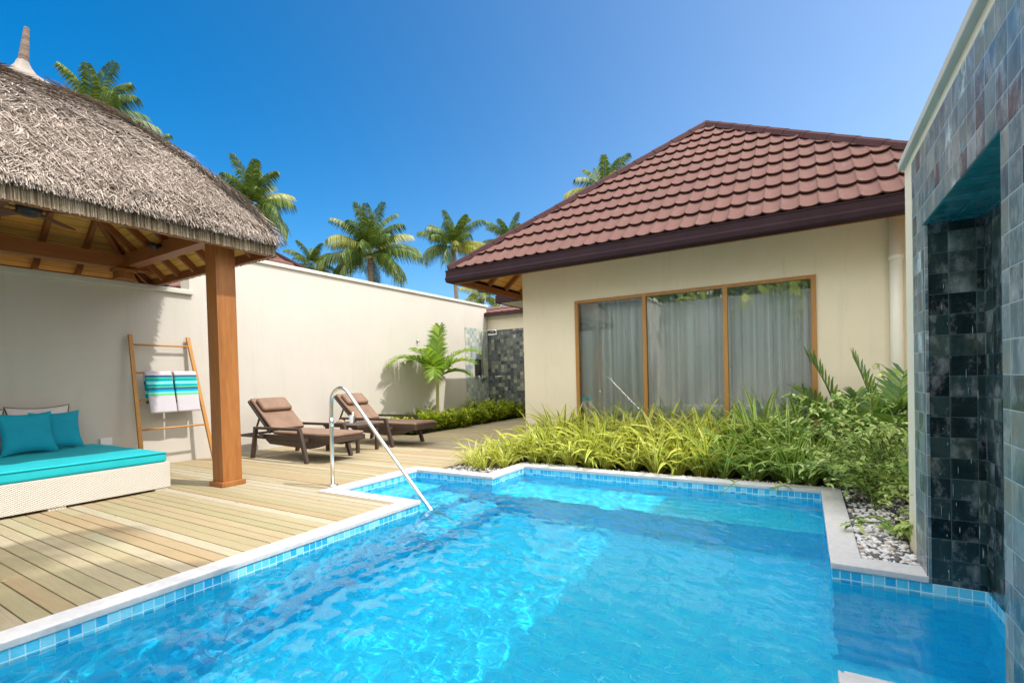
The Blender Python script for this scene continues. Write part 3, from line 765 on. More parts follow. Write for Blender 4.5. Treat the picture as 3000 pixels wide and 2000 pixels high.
HS = 1.53; CS = .93
def cz(s): return 2.47 + s * CS       # ceiling height at inward distance s
m_ = MB()
for rot in range(4):
    c_, s_ = [(1, 0), (0, 1), (-1, 0), (0, -1)][rot]
    def rp(a, b, z): return (HX + a * c_ - b * s_, HY + a * s_ + b * c_, z)
    m_.add([rp(HS - .02, -HS + .02, cz(.02)), rp(HS - .02, HS - .02, cz(.02)), rp(0, 0, cz(HS))], [(0, 1, 2)], [[(-HS, 0), (HS, 0), (0, HS * 1.36)]])
m_.build('ceiling', M['ceiling'], w)
for rot in range(4):
    c_, s_ = [(1, 0), (0, 1), (-1, 0), (0, -1)][rot]
    def rp(a, b, z): return V((HX + a * c_ - b * s_, HY + a * s_ + b * c_, z))
    mt = M['beam_x'] if rot % 2 == 0 else M['beam_y']
    MB().beam(rp(HS - .03, HS - .03, cz(.03) - .03), rp(.03, .03, cz(HS) - .05), .06, .12).build('hip_rafter', mt, w)
    for b in (-1.2, -.8, -.4, 0, .4, .8, 1.2):
        s1 = HS - abs(b) - .05
        if s1 < .15: continue
        MB().beam(rp(HS - .04, b, cz(.04) - .035), rp(HS - s1, b, cz(s1) - .035), .045, .09).build('rafter', mt, w)
    p, q = rp(HS - .015, -HS, 2.415), rp(HS - .015, HS, 2.415)
    MB().beam(rp(HS - .02, -HS + (.0 if rot % 2 else .045), 2.455), rp(HS - .02, HS - (0 if rot % 2 else .045), 2.455), .035, .10).build('eave_board', mt, w, bevel=.003)
# thatch body
prof = [(0, 2.545), (.05, 2.63), (.20, 2.84), (.38, 3.06), (.62, 3.34), (.86, 3.58), (1.10, 3.77), (1.33, 3.91), (1.50, 4.02), (1.60, 4.10)]
def tz(s):
    for (a, za), (b, zb) in zip(prof[:-1], prof[1:]):
        if s <= b: t = (s - a) / (b - a); return za + (zb - za) * t
    return prof[-1][1]
TH = 1.575
m_ = MB(); NA = 48
ringv = []
def sqr(t, r, rd):      # rounded square ring
    x, y = math.cos(t), math.sin(t); k = max(abs(x), abs(y)); px, py = x / k * r, y / k * r
    lim = r - rd
    qx, qy = max(-lim, min(lim, px)), max(-lim, min(lim, py))
    dx, dy = px - qx, py - qy
    if abs(dx) > 0 and abs(dy) > 0:
        l = math.hypot(dx, dy); dx, dy = dx / l * rd, dy / l * rd
    return qx + dx, qy + dy
lv = [(TH - .07, 2.555)] + [(max(TH - s, .02), z) for s, z in prof]
for r, z in lv:
    for k in range(NA):
        px, py = sqr(2 * math.pi * (k + .5) / NA, r, min(.10, r * .5)); m_.v.append((HX + px, HY + py, z - .015))
for j in range(len(lv) - 1):
    for k in range(NA): a = j * NA + k; b = j * NA + (k + 1) % NA; m_.f.append([a, b, b + NA, a + NA]); m_.uv.append(None)
tb = m_.build('thatch', M['thatch_dark'], w, True)
# trimmed edge band
m_ = MB()
for side in range(4):
    c_, s_ = [(1, 0), (0, 1), (-1, 0), (0, -1)][side]; n = 560 if side in (0,) else 260
    for i in range(n):
        b = -HS + 2 * HS * (i + rnd(0, 1)) / n; o = HS + .012 + rnd(0, .012); wd = 2 * HS / n * 1.5
        z0 = 2.408 + rnd(-.007, .008); z1 = 2.575
        P = lambda a, bb, z: (HX + a * c_ - bb * s_, HY + a * s_ + bb * c_, z)
        m_.add([P(o, b - wd / 2, z0), P(o, b + wd / 2, z0), P(o - .012, b + wd / 2 + rnd(-.003, .003), z1), P(o - .012, b - wd / 2, z1), P(o + .006, b, z0), P(o - .004, b, z1)], [(0, 4, 5, 3), (4, 1, 2, 5)])
    P = lambda a, bb, z: (HX + a * c_ - bb * s_, HY + a * s_ + bb * c_, z)
    m_.add([P(HS + .001, -HS, 2.41), P(HS + .001, HS, 2.41), P(HS + .001, HS, 2.57), P(HS + .001, -HS, 2.57), P(HS - .0, -HS, 2.41), P(HS - .03, HS, 2.41)], [(0, 1, 2, 3)])
m_.build('thatch_edge', M['thatch_edge'], w)
# strands
def strands(side, count, m_):
    c_, s_ = [(1, 0), (0, 1), (-1, 0), (0, -1)][side]
    for _ in range(count):
        s0 = TH * (1 - math.sqrt(rnd(.0, 1))) if random.random() < .85 else rnd(0, .25)
        if s0 > 1.30: continue
        r = TH - s0; b = rnd(-r, r) * 1.0
        ln = rnd(.16, .42) * (1 if s0 > .1 else .6); ang = random.gauss(0, .22)
        pts = []; sid = []; wd0 = rnd(.0055, .0115)
        curl = random.gauss(0, .38)
        lift = rnd(.003, .045)
        for t in range(4):
            f = t / 3; an = ang + curl * f
            s = s0 + ln * .55 * (1 - f) * math.cos(ang); bb = b + ln * .75 * f * math.sin(an)
            s_cl = max(s, -.012)
            z = tz(max(s, 0)) + lift * (.3 + 1.4 * f) - (0 if s >= 0 else -s * 1.5)
            a = TH - s_cl + lift * .5
            # hanging over the lip
            pts.append(V((HX + a * c_ - bb * s_, HY + a * s_ + bb * c_, z)))
        for t in range(4): 
            sv = V((-s_, c_, 0)) + V((0, 0, rnd(-.3, .3))); sid.append(sv.normalized())
        m_.ribbon(pts, [wd0 * .7, wd0, wd0 * .9, wd0 * .35], sid)
        if s0 < .12:      # ragged lip: hang below the rim
            o = TH + lift * .5; z0 = 2.575 + rnd(0, .06); p0 = V((HX + (o - .02) * c_ - b * s_, HY + (o - .02) * s_ + b * c_, z0))
            d = V((c_, s_, 0)) * rnd(.0, .11 if (side == 1 and random.random() < .5) else .05) + V((-s_, c_, 0)) * random.gauss(0, .025) + V((0, 0, -rnd(.02, .075)))
            m_.ribbon([p0, p0 + d * .6, p0 + d + V((0, 0, -.01))], [wd0, wd0, wd0 * .4], [V((-s_, c_, 0))] * 3)
m_ = MB()
strands(0, 34000, m_); strands(1, 15000, m_); strands(3, 6000, m_); strands(2, 3000, m_)
m_.build('thatch_strands', M['thatch'], tb)
# pale cap and bound finial
m_ = MB(); n = 28; rings = [(.36, -1), (.30, -1), (.22, -1), (.11, 4.085), (.065, 4.15), (.042, 4.21)]
for r, z in rings:
    for k in range(n):
        t = 2 * math.pi * k / n; x, y = math.cos(t), math.sin(t); q = (abs(x) ** 6 + abs(y) ** 6) ** (-1 / 6) if r > .2 else 1
        zz = z
        if z < 0:
            q *= 1 + (.16 * mnoise.noise(V((x * 3, y * 3, 2))) if r > .34 else 0); zz = tz(TH - max(abs(x), abs(y)) * r * q) + .045
        m_.v.append((HX + r * x * q, HY + r * y * q, zz + .01 * mnoise.noise(V((x * 4, y * 4, z * 5)))))
for j in range(len(rings) - 1):
    for k in range(n): a = j * n + k; b = j * n + (k + 1) % n; m_.f.append([a, b, b + n, a + n]); m_.uv.append(None)
m_.build('roof_cap', M['thatch_cap'], w, True)
m_ = MB(); pts = []; rad = []
for k in range(40):
    t = k / 39; pts.append((HX + .03 * t, HY + .03 * t, 4.17 + .36 * t)); rad.append((.040 - .020 * t) * (1 + .10 * (k % 2)))
m_.tube(pts, rad, 12); m_.build('finial', M['finial'], w, True)

# ceiling fan and spotlight
w = thing('ceiling_fan', 'brown five-blade ceiling fan hanging under the thatched roof', 'fan', (HX, HY, 2.75))
MB().tube([(HX, HY, 2.86), (HX, HY, 3.75)], .014, 10).build('down_rod', M['black'], w, True)
MB().tube([(HX, HY, 2.73), (HX, HY, 2.745), (HX, HY, 2.80), (HX, HY, 2.86), (HX, HY, 2.88)], [.05, .085, .10, .08, .03], 20).build('motor_housing', M['black'], w, True)
for k in range(5):
    a = R(72 * k + 62); d = V((math.cos(a), math.sin(a), 0)); sd = V((-math.sin(a), math.cos(a), 0)); m_ = MB()
    c = V((HX, HY, 2.79))
    pr_ = [(.16, .045), (.22, .06), (.40, .068), (.55, .066), (.60, .055)]
    top = [c + d * r + sd * h + V((0, 0, h * .22)) for r, h in pr_]; bot = [c + d * r - sd * h - V((0, 0, h * .22)) for r, h in reversed(pr_)]
    pl = top + bot; nn = len(pl)
    m_.add(pl + [p - V((0, 0, .008)) for p in pl], [tuple(range(nn)), tuple(reversed(range(nn, 2 * nn)))] + [(k_, k_ + nn, (k_ + 1) % nn + nn, (k_ + 1) % nn) for k_ in range(nn)])
    bl = m_.build('blade', M['fan'], w)
    MB().beam(c + d * .07, c + d * .2, .03, .008).build('blade_arm', M['black'], bl)
w = thing('spotlight', 'small black spotlight clamped to the pavilion tie beam', 'spotlight', (-6.33, 2.70, 2.66))
MB().tube([(-6.33, 2.66, 2.66), (-6.33, 2.74, 2.67)], .02, 10).build('bracket', M['black'], w, True)
MB().tube([(-6.36, 2.64, 2.68), (-6.27, 2.66, 2.63)], [.03, .04], 14).build('lamp_head', M['black'], w, True)

# ================================================================== DAYBED AND CUSHIONS
w = thing('daybed', 'white woven daybed with turquoise mattress under the pavilion', 'daybed', (-6.5, 1.2, 0))
MB().box(-7.44, -5.60, -.1, 2.435, .022, .28).build('base', M['weave'], w, bevel=.006)
for yy in (-.02, .75, 1.55, 2.36):
    for xx in (-7.35, -5.66): MB().box(xx - .05, xx + .05, yy - .06, yy + .06, 0, .0215).build('foot', M['weave'], w)
def soft_box(x0, x1, y0, y1, z0, z1, name, mat, parent, bev=.03, sag=.012):
    m_ = MB(); nx, ny = 16, 20
    vs = []; idx = {}
    def g_(i, j, top):
        x, y_ = x0 + (x1 - x0) * i / nx, y0 + (y1 - y0) * j / ny
        z = (z1 + sag * mnoise.noise(V((x * 4, y_ * 4, 3)))) if top else z0
        return (x, y_, z)
    for t in (0, 1):
        for j in range(ny + 1):
            for i in range(nx + 1): idx[(i, j, t)] = len(vs); vs.append(g_(i, j, t))
    fs = []
    for j in range(ny):
        for i in range(nx):
            fs.append((idx[i, j, 1], idx[i + 1, j, 1], idx[i + 1, j + 1, 1], idx[i, j + 1, 1])); fs.append((idx[i, j + 1, 0], idx[i + 1, j + 1, 0], idx[i + 1, j, 0], idx[i, j, 0]))
    for i in range(nx): fs.append((idx[i, 0, 0], idx[i + 1, 0, 0], idx[i + 1, 0, 1], idx[i, 0, 1])); fs.append((idx[i + 1, ny, 0], idx[i, ny, 0], idx[i, ny, 1], idx[i + 1, ny, 1]))
    for j in range(ny): fs.append((idx[0, j + 1, 0], idx[0, j, 0], idx[0, j, 1], idx[0, j + 1, 1])); fs.append((idx[nx, j, 0], idx[nx, j + 1, 0], idx[nx, j + 1, 1], idx[nx, j, 1]))
    m_.add(vs, fs); return m_.build(name, mat, parent, bevel=bev, bseg=3)
mt = soft_box(-7.42, -5.615, -.08, 2.42, .281, .385, 'mattress', M['teal2'], w, .028)
MB().tube([(-5.612, -.06, .375), (-5.612, 2.41, .375)], .006, 8).build('piping', M['teal2'], mt, True)

def cushion(name, label, cx, cy, cz_, size, thick, lean, rotz, mat, piping=None, h=None):
    t = thing(name, label, 'cushion', (cx, cy, cz_), 'cushions along the back of the daybed')
    h = h or size; n = 18; vs = []; fs = []
    Rm = Matrix.Rotation(rotz, 3, 'Z') @ Matrix.Rotation(-lean, 3, 'Y')
    for sgn in (1, -1):
        for j in range(n + 1):
            for i in range(n + 1):
                u, v_ = 2 * i / n - 1, 2 * j / n - 1
                k = max(0, (1 - u * u)) ** .42 * max(0, (1 - v_ * v_)) ** .42
                pin = 1 - .13 * (1 - u * u) * abs(v_) ** 2, 1 - .13 * (1 - v_ * v_) * abs(u) ** 2
                wr = .014 * mnoise.noise(V((u * 2.5 + cx * 9, v_ * 2.5 + cy * 7, sgn * 3.0)))
                vs.append(Rm @ V((sgn * thick / 2 * k + wr * k, u * size / 2 * pin[1], (v_ * pin[0] + 1) * h / 2)))
    for s_ in (0, 1):
        o = s_ * (n + 1) ** 2
        for j in range(n):
            for i in range(n):
                q = [o + j * (n + 1) + i, o + j * (n + 1) + i + 1, o + (j + 1) * (n + 1) + i + 1, o + (j + 1) * (n + 1) + i]
                fs.append(q if s_ == 0 else q[::-1])
    m_ = MB(); m_.add([V((cx, cy, cz_)) + v for v in vs], fs); m_.build('cushion_cover', mat, t, True)
    if piping:
        pts = []
        for e in range(4):
            for i in range(n):
                u = 2 * i / n - 1; uu, vv = [(u, -1), (1, u), (-u, 1), (-1, -u)][e]
                pin = 1 - .13 * (1 - uu * uu) * abs(vv) ** 2, 1 - .13 * (1 - vv * vv) * abs(uu) ** 2
                pts.append(V((cx, cy, cz_)) + Rm @ V((0, uu * size / 2 * pin[1], (vv * pin[0] + 1) * h / 2)))
        pts.append(pts[0]); MB().tube(pts, .006, 6).build('piping', piping, t, True)
    return t
cushion('cushion', 'white cushion with dark piping behind the right teal cushions', -7.22, 1.90, .387, .54, .15, R(14), 0, M['linen'], M['piping'], .50)
cushion('cushion', 'white cushion with dark piping at the left edge of the photo', -7.22, 1.38, .387, .50, .15, R(14), 0, M['linen'], M['piping'], .48)
cushion('cushion', 'smaller looking teal cushion tucked behind, nearest the socket', -7.08, 2.00, .387, .44, .14, R(17), 0, M['teal'], None, .44)
cushion('cushion', 'large teal cushion in front, fully in view on the daybed', -6.90, 1.72, .387, .46, .15, R(20), R(4), M['teal'], None, .46)
cushion('cushion', 'teal cushion cut off by the left edge of the photo', -6.86, 1.26, .387, .46, .15, R(20), R(-6), M['teal'], None, .45)

# ================================================================== LADDER AND TOWELS
w = thing('towel_ladder', 'wooden towel ladder leaning on the wall beside the daybed', 'ladder', (-7.2, 3.2, 0))
def lx(z): return -7.14 - .285 * z / 1.73
MB().beam((lx(0), 2.80, .012), (lx(1.73), 2.825, 1.73), .045, .035, up=(1, 0, 0)).build('side_rail', M['ladder'], w, bevel=.004)
MB().beam((lx(0), 3.66, .012), (lx(1.73), 3.505, 1.73), .045, .035, up=(1, 0, 0)).build('side_rail', M['ladder'], w, bevel=.004)
for z in (1.60, 1.235, .885, .505):
    yr = 3.66 - .155 * z / 1.73; yl = 2.80 + .025 * z / 1.73
    MB().tube([(lx(z), yl - .01, z), (lx(z), yr + .01, z)], .0125, 10).build('rung', M['ladder'], w, True)
def towel(label, y0, y1, sh):
    t = thing('towel', label, 'towel', (-7.33, (y0 + y1) / 2, .7), 'towels hung over the ladder rung')
    m_ = MB(); n = 22; nu = 10; vs = []; fs = []; uv = []
    zt = 1.235 + .016
    for j in range(n + 1):
        v = j / n
        for i in range(nu + 1):
            u = i / nu; y_ = y0 + (y1 - y0) * u + sh * v
            x = lx(zt - .54 * v) + .022 + .006 * math.sin(u * 6 + v * 3) * v - .0 * v; z = zt - .545 * v
            if j == 0: x -= .016
            vs.append((x, y_, z))
    for j in range(n):
        for i in range(nu):
            a = j * (nu + 1) + i; fs.append((a, a + 1, a + nu + 2, a + nu + 1)); uv.append([(i / nu, j / n), ((i + 1) / nu, j / n), ((i + 1) / nu, (j + 1) / n), (i / nu, (j + 1) / n)])
    m_.add(vs, fs, uv)
    nb = 10; o2 = []                       # back flap
    vs = []; fs = []; uv = []
    for j in range(nb + 1):
        v = j / nb
        for i in range(nu + 1):
            u = i / nu; vs.append((lx(zt - .42 * v) - .020 if j else lx(zt) + .006, y0 + (y1 - y0) * u, zt - .42 * v))
    for j in range(nb):
        for i in range(nu):
            a = j * (nu + 1) + i; fs.append((a, a + 1, a + nu + 2, a + nu + 1)); uv.append([(0, j / n)] * 4)
    m_.add(vs, fs, uv)
    o = m_.build('towel_cloth', M['towel'], t, True); s_ = o.modifiers.new('s', 'SOLIDIFY'); s_.thickness = .008; return t
towel('blue and green striped towel on the ladder, half shaded, left of the other', 2.925, 3.235, .02)
towel('blue and green striped towel on the ladder in full sun, nearest the post', 3.265, 3.545, .0)

# ================================================================== LOUNGERS
def lounger(label, dx, dy, rz, pillow_round):
    t = thing('sun_lounger', label, 'sun lounger', (-6.2 + dx, 4.35 + dy, 0), 'brown sun loungers by the white wall')
    def B(m_, name, mat=M['wicker'], par=None, **k):
        off = V((-6.2, 4.35, 0)); m_.v = [tuple(V(v) - off) for v in m_.v]
        par = par or t; f = V((0, 0, 0)); q = par
        while q is not None: f = f + q.location; q = q.parent
        m_.v = [tuple(V(v) + f) for v in m_.v]
        return m_.build(name, mat, par, **k)
    # seat frame
    m_ = MB(); m_.box(-6.75, -5.16, 4.085, 4.115, .265, .335); m_.box(-6.75, -5.16, 4.60, 4.63, .265, .335); m_.box(-5.19, -5.16, 4.116, 4.599, .266, .334)
    m_.box(-6.45, -5.20, 4.116, 4.599, .29, .325); m_.box(-7.27, -6.75, 4.09, 4.125, .275, .31); m_.box(-7.27, -6.75, 4.59, 4.625, .275, .31); m_.box(-7.27, -7.235, 4.126, 4.589, .276, .309)
    B(m_, 'seat_frame', bevel=.004)
    # hinge panels below seat (tapering skirt)
    m_ = MB()
    for y_ in (4.09, 4.605): 
        m_.add([(-6.6, y_, .262), (-5.2, y_, .262), (-5.45, y_, .20), (-5.62, y_, .17), (-6.5, y_, .20), (-6.6, y_ + .02, .262), (-5.2, y_ + .02, .262), (-5.45, y_ + .02, .20), (-5.62, y_ + .02, .17), (-6.5, y_ + .02, .20)],
               [(0, 4, 3, 2, 1), (5, 6, 7, 8, 9), (0, 1, 6, 5), (1, 2, 7, 6), (2, 3, 8, 7), (3, 4, 9, 8), (4, 0, 5, 9)])
    B(m_, 'side_skirt')
    for y_ in (3.99, 4.70):
        m_ = MB(); m_.beam((-6.69, y_, .433), (-5.665, y_, .437), .05, .035); B(m_, 'armrest', bevel=.005)
        m_ = MB(); m_.beam((-5.68, y_, .425), (-5.545, y_, 0), .045, .055, up=(1, 0, 0)); B(m_, 'leg', bevel=.004)
        m_ = MB(); m_.beam((-6.66, y_, .425), (-6.76, y_, 0), .045, .055, up=(1, 0, 0)); B(m_, 'leg', bevel=.004)
        s_ = 1 if y_ < 4.3 else -1
        m_ = MB(); m_.beam((-6.64, y_ + .02 * s_, .30), (-6.64, y_ + .11 * s_, .30), .04, .04); B(m_, 'arm_bracket'); m_ = MB(); m_.beam((-5.64, y_ + .02 * s_, .29), (-5.64, y_ + .11 * s_, .29), .04, .04); B(m_, 'arm_bracket')
    # back frame
    hx, hz, tx, tzz = -6.50, .36, -7.0, .795
    m_ = MB()
    for y_ in (4.105, 4.61): m_.beam((hx, y_, hz), (tx, y_, tzz), .035, .035)
    m_.beam((tx, 4.10, tzz), (tx, 4.615, tzz), .035, .035); m_.beam((-6.53, 4.355, .36 + .015), (-6.99, 4.355, .785), .46, .012); B(m_, 'back_frame', bevel=.003)
    m_ = MB(); m_.beam((-6.85, 4.20, .65), (-7.05, 4.20, .30), .02, .02); B(m_, 'back_support'); m_ = MB(); m_.beam((-6.85, 4.52, .65), (-7.05, 4.52, .30), .02, .02); B(m_, 'back_support')
    # cushions
    m_ = MB(); m_.box(-6.44, -5.17, 4.10, 4.617, .336, .382); c1 = B(m_, 'seat_cushion', M['cushion'], bevel=.018, bseg=3)
    m_ = MB(); n_ = V((.656, 0, .755)); o_ = n_ * .045
    m_.beam(V((-6.455, 4.358, .385)) + n_ * .012, V((-6.985, 4.358, .815)) + n_ * .02, .515, .048); c2 = B(m_, 'back_cushion', M['cushion'], bevel=.018, bseg=3)
    m_ = MB(); a_, b_ = V((-6.735, 4.358, .60)) + n_ * .085, V((-6.93, 4.358, .76)) + n_ * .085
    m_.beam(a_, b_, .46, .075); B(m_, 'head_pillow', M['cushion'], bevel=.034, bseg=4)
    t.rotation_euler = (0, 0, rz); return t
lounger('brown wicker sun lounger nearest the timber post, in front of the side table', 0, 0, 0, 0)
lounger('brown wicker sun lounger further away beside the green ground cover', -.035, 1.55, R(.6), 1)
w = thing('side_table', 'low brown wicker side table between the two sun loungers', 'table', (-6.0, 5.08, 0))
MB().box(-6.35, -5.60, 4.87, 5.32, .37, .41).build('table_top', M['wicker'], w, bevel=.005)
for x in (-6.31, -5.64):
    for y_ in (4.91, 5.28): MB().box(x - .022, x + .022, y_ - .022, y_ + .022, 0, .37).build('leg', M['wicker'], w, bevel=.003)
w = thing('glass_tumbler', 'clear tumbler standing on the wicker side table', 'glass', (-6.02, 5.13, .41))
gm, nt, out = new_mat('tumbler glass'); pp = princ(nt, out, (.85, .92, .95), .05, 0, .6); pp.inputs['Alpha'].default_value = .55
m_ = MB(); m_.tube([(-6.02, 5.13, .411), (-6.02, 5.13, .53)], [.028, .034], 16, caps=False); m_.tube([(-6.02, 5.13, .411), (-6.02, 5.13, .415)], .028, 16); m_.build('tumbler', gm, w, True)
w = thing('metal_shaker', 'small steel shaker beside the tumbler on the side table', 'shaker', (-6.08, 5.22, .41))
MB().tube([(-6.08, 5.22, .411), (-6.08, 5.22, .52), (-6.08, 5.22, .55), (-6.08, 5.22, .57)], [.03, .034, .02, .018], 16).build('shaker', M['steel'], w, True)
w = thing('snack_bowl', 'small bowl of orange snacks on the wicker side table', 'bowl', (-6.14, 5.02, .41))
MB().tube([(-6.14, 5.02, .411), (-6.14, 5.02, .43), (-6.14, 5.02, .445)], [.03, .055, .065], 16).build('bowl', M['linen'], w, True)
m_ = MB()
om = plain('orange snack', (.55, .22, .05), (.7, .35, .1), 20, .6)
for k in range(9): a = k * 2.4; c = V((-6.14 + .03 * math.cos(a) * (k % 3) / 2, 5.02 + .03 * math.sin(a) * (k % 3) / 2, .455)); m_.tube([c - V((.02, 0, 0)), c, c + V((.02, .01, .005))], [.006, .014, .006], 8)
m_.build('snacks', om, w, True)

# ================================================================== HANDRAIL
w = thing('pool_handrail', 'curved stainless steel handrail going down into the pool steps', 'handrail', (-4.13, 3.26, 0))
pts = [(-4.13, 3.26, 0), (-4.125, 3.26, .45), (-4.115, 3.26, .76)]
cx, cz_, rr = -3.965, .845, .145
for k in range(0, 11):
    a = R(180 - k * 14.2); pts.append((cx + rr * math.cos(a), 3.26, cz_ + rr * math.sin(a)))
pts += [(-3.30, 3.26, .365), (-2.80, 3.26, -.135), (-2.62, 3.26, -.32)]
MB().tube(pts, .0185, 16).build('rail', M['steel'], w, True)
MB().tube([(-4.13, 3.26, .001), (-4.13, 3.26, .008), (-4.13, 3.26, .018)], [.055, .052, .03], 24).build('base_flange', M['steel'], w, True)
MB().tube([(-4.119, 3.26, .60), (-4.117, 3.26, .69)], .0235, 16).build('sleeve', M['steel'], w, True)

# ================================================================== PLANTS
def blade(m_, base, az, ln, wd, rise, droop, n=7, fold=.0, twist=0):
    d = V((math.cos(az), math.sin(az), 0)); pts = []; sd = []; wi = []
    p = V(base); el = rise
    seg = ln / n
    for i in range(n + 1):
        t = i / n; pts.append(p.copy()); s = V((-math.sin(az), math.cos(az), 0)) + V((0, 0, twist * t)); sd.append(s.normalized())
        wi.append(wd * (.55 + .9 * t if t < .4 else .91 * (1 - ((t - .4) / .6) ** 2) + .02))
        p = p + (d * math.cos(el) + V((0, 0, math.sin(el)))) * seg; el -= droop / n * (.5 + t)
    m_.ribbon(pts, wi, sd)
def clump_mesh(nb, ln, wd, seed):
    random.seed(seed); m_ = MB()
    for k in range(nb):
        az = rnd(0, 2 * math.pi); r = rnd(0, .09)
        blade(m_, (r * math.cos(az), r * math.sin(az), -.01), az + rnd(-.4, .4), ln * rnd(.45, 1.1), wd * rnd(.6, 1.15), R(rnd(46, 86)), R(rnd(55, 140)), n=8, twist=rnd(-.9, .9))
    return m_
protos = {}
for key, mat, nb, ln, wd in (('sun', 'spider', 34, .90, .058), ('green', 'spider_shade', 34, .96, .060), ('small', 'spider', 44, .48, .022)):
    protos[key] = [clump_mesh(nb, ln, wd, 100 + i).build('striped_grass', M[mat]).data for i in range(3)]
    for o in [o for o in COL.objects if o.name.startswith('striped_grass')]: bpy.data.objects.remove(o)
random.seed(21)
def put_clump(key, x, y, z, s, label, group):
    o = bpy.data.objects.new('striped_grass', random.choice(protos[key])); COL.objects.link(o)
    o.location = (x, y, z); o.rotation_euler = (0, 0, rnd(0, 6.28)); o.scale = (s, s, s * rnd(.92, 1.08)); tag(o, label, 'grass plant', group, 'thing')
GA = ('sun-tinted yellow green striped spider grass clump in sun between pool and window', 'sunlit striped grass along the pool edge')
GB = ('shade-tinted green striped spider grass clump in the shade below the right window pane', 'shaded striped grass right of the sunlit clumps')
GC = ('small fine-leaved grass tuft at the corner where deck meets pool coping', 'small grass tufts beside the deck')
for j in range(7):
    n = 14
    for i in range(n):
        x = -3.25 + (3.42) * (i + rnd(.2, .8)) / n; y = 5.20 + j * .235 + rnd(-.06, .06)
        y = max(y, 5.27)
        s = rnd(.72, .95) if j < 4 else rnd(.8, 1.0)
        if j < 2: s *= .74
        if x < -2.7 and j < 2: s *= .9
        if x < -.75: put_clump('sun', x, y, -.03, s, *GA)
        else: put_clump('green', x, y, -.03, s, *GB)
for x, y, s in ((-3.42, 4.72, .9), (-3.22, 4.66, .8), (-3.5, 5.0, 1.0), (-3.3, 5.15, 1.1), (-3.55, 5.4, 1.1), (-3.12, 4.95, .8), (-3.5, 5.75, 1.1), (-3.3, 5.5, 1.1)): put_clump('small', x, y, -.03, s, *GC)
put_clump('small', -3.22, .43, 0, .8, 'tuft of narrow green leaves at the bottom left corner by the coping', 'leaf tuft on the near deck')

def frond(m_, base, az, ln, rise, droop, leaf, lw, nl=34, ldroop=.7, n=10, vang=.5, start=.15, rach=.012, mr=None):
    p = V(base); d = V((math.cos(az), math.sin(az), 0)); sd = V((-math.sin(az), math.cos(az), 0)); el = rise; pts = [p.copy()]; dirs = []
    for i in range(n):
        t_ = (d * math.cos(el) + V((0, 0, math.sin(el)))); dirs.append(t_); p = p + t_ * ln / n; pts.append(p.copy()); el -= droop / n * (.4 + 1.2 * i / n)
    dirs.append(dirs[-1]); (mr or m_).tube(pts, [rach * (1 - .8 * i / n) for i in range(n + 1)], 4, False)
    for k in range(nl):
        t = start + (1 - start) * (k + .5) / nl; f = t * n; i = min(int(f), n - 1); q = pts[i].lerp(pts[i + 1], f - i); td = dirs[i]
        up = sd.cross(td).normalized() * -1
        if up.z < 0: up = -up
        L_ = leaf * (math.sin(math.pi * (.12 + .80 * t)) ** .6) * rnd(.85, 1.1)
        for sg in (-1, 1):
            dr = (sd * sg * (1 - .25 * t) + td * (.45 + .5 * t) + up * vang * rnd(.6, 1.2)).normalized()
            a = q; b = q + dr * L_ * .5 + V((0, 0, -L_ * .06 * ldroop)); c = q + dr * L_ * .92 + V((0, 0, -L_ * .38 * ldroop))
            wv = td.cross(up) * 0 + td; 
            m_.ribbon([a, b, c], [lw * .7, lw, lw * .12], [td, td, td])
# young palm by the wall
random.seed(5)
w = thing('young_palm', 'young green palm with yellow stem and arching fronds against the white wall', 'palm tree', (-6.88, 8.22, 0))
MB().tube([(-6.88, 8.22, -.03), (-6.885, 8.22, .35), (-6.88, 8.235, .75), (-6.88, 8.24, 1.06)], [.045, .035, .032, .04], 12).build('trunk', M['smalltrunk'], w, True)
m_ = MB(); c = (-6.88, 8.24, 1.08)
for az, ln, ri, dr in ((R(100), 1.12, R(86), R(14)), (R(62), 1.25, R(58), R(95)), (R(118), 1.2, R(46), R(110)), (R(-112), 1.25, R(52), R(120)), (R(-55), .95, R(40), R(125)), (R(-80), 1.05, R(64), R(95)), (R(20), .9, R(50), R(90)), (R(140), .9, R(60), R(90)), (R(-150), .8, R(62), R(100)), (R(45), .7, R(30), R(80))):
    frond(m_, c, az, ln * 1.04, ri, dr, .42, .040, 34, .6, vang=.35)
m_.build('crown', M['youngpalm'], w)

# ground cover bushes: low leafy shrubs
def bush_mesh(seed, r, h, nl, lsz, flowers=0):
    random.seed(seed); m_ = MB(); fl = MB(); stm = MB()
    for k in range(26):
        a = rnd(0, 6.28); rr_ = r * math.sqrt(rnd(0, 1)); top = V((rr_ * math.cos(a), rr_ * math.sin(a), h * rnd(.6, 1.05) * (1 - .4 * (rr_ / r) ** 2)))
        base = V((top.x * .3, top.y * .3, 0)); stm.tube([base, base.lerp(top, .5) + V((0, 0, .02)), top], [.004, .003, .002], 4, False)
        for q in range(nl // 26):
            t = rnd(.25, 1.03); p = base.lerp(top, t) + V((random.gauss(0, .02), random.gauss(0, .02), random.gauss(0, .015)))
            az = rnd(0, 6.28); d = V((math.cos(az), math.sin(az), rnd(-.3, .8))).normalized(); s = d.cross(V((0, 0, 1))).normalized(); L_ = lsz * rnd(.6, 1.3)
            m_.ribbon([p, p + d * L_ * .5, p + d * L_ + V((0, 0, -.15 * L_))], [L_ * .12, L_ * .42, L_ * .05], [s] * 3)
        if random.random() < flowers:
            for q in range(5):
                a2 = q * 1.257; d = V((math.cos(a2), math.sin(a2), .5)) * .012; fl.ribbon([top + V((0, 0, .01)), top + d + V((0, 0, .01))], [.006, .012], [V((-math.sin(a2), math.cos(a2), 0))] * 2)
    return m_, stm, fl
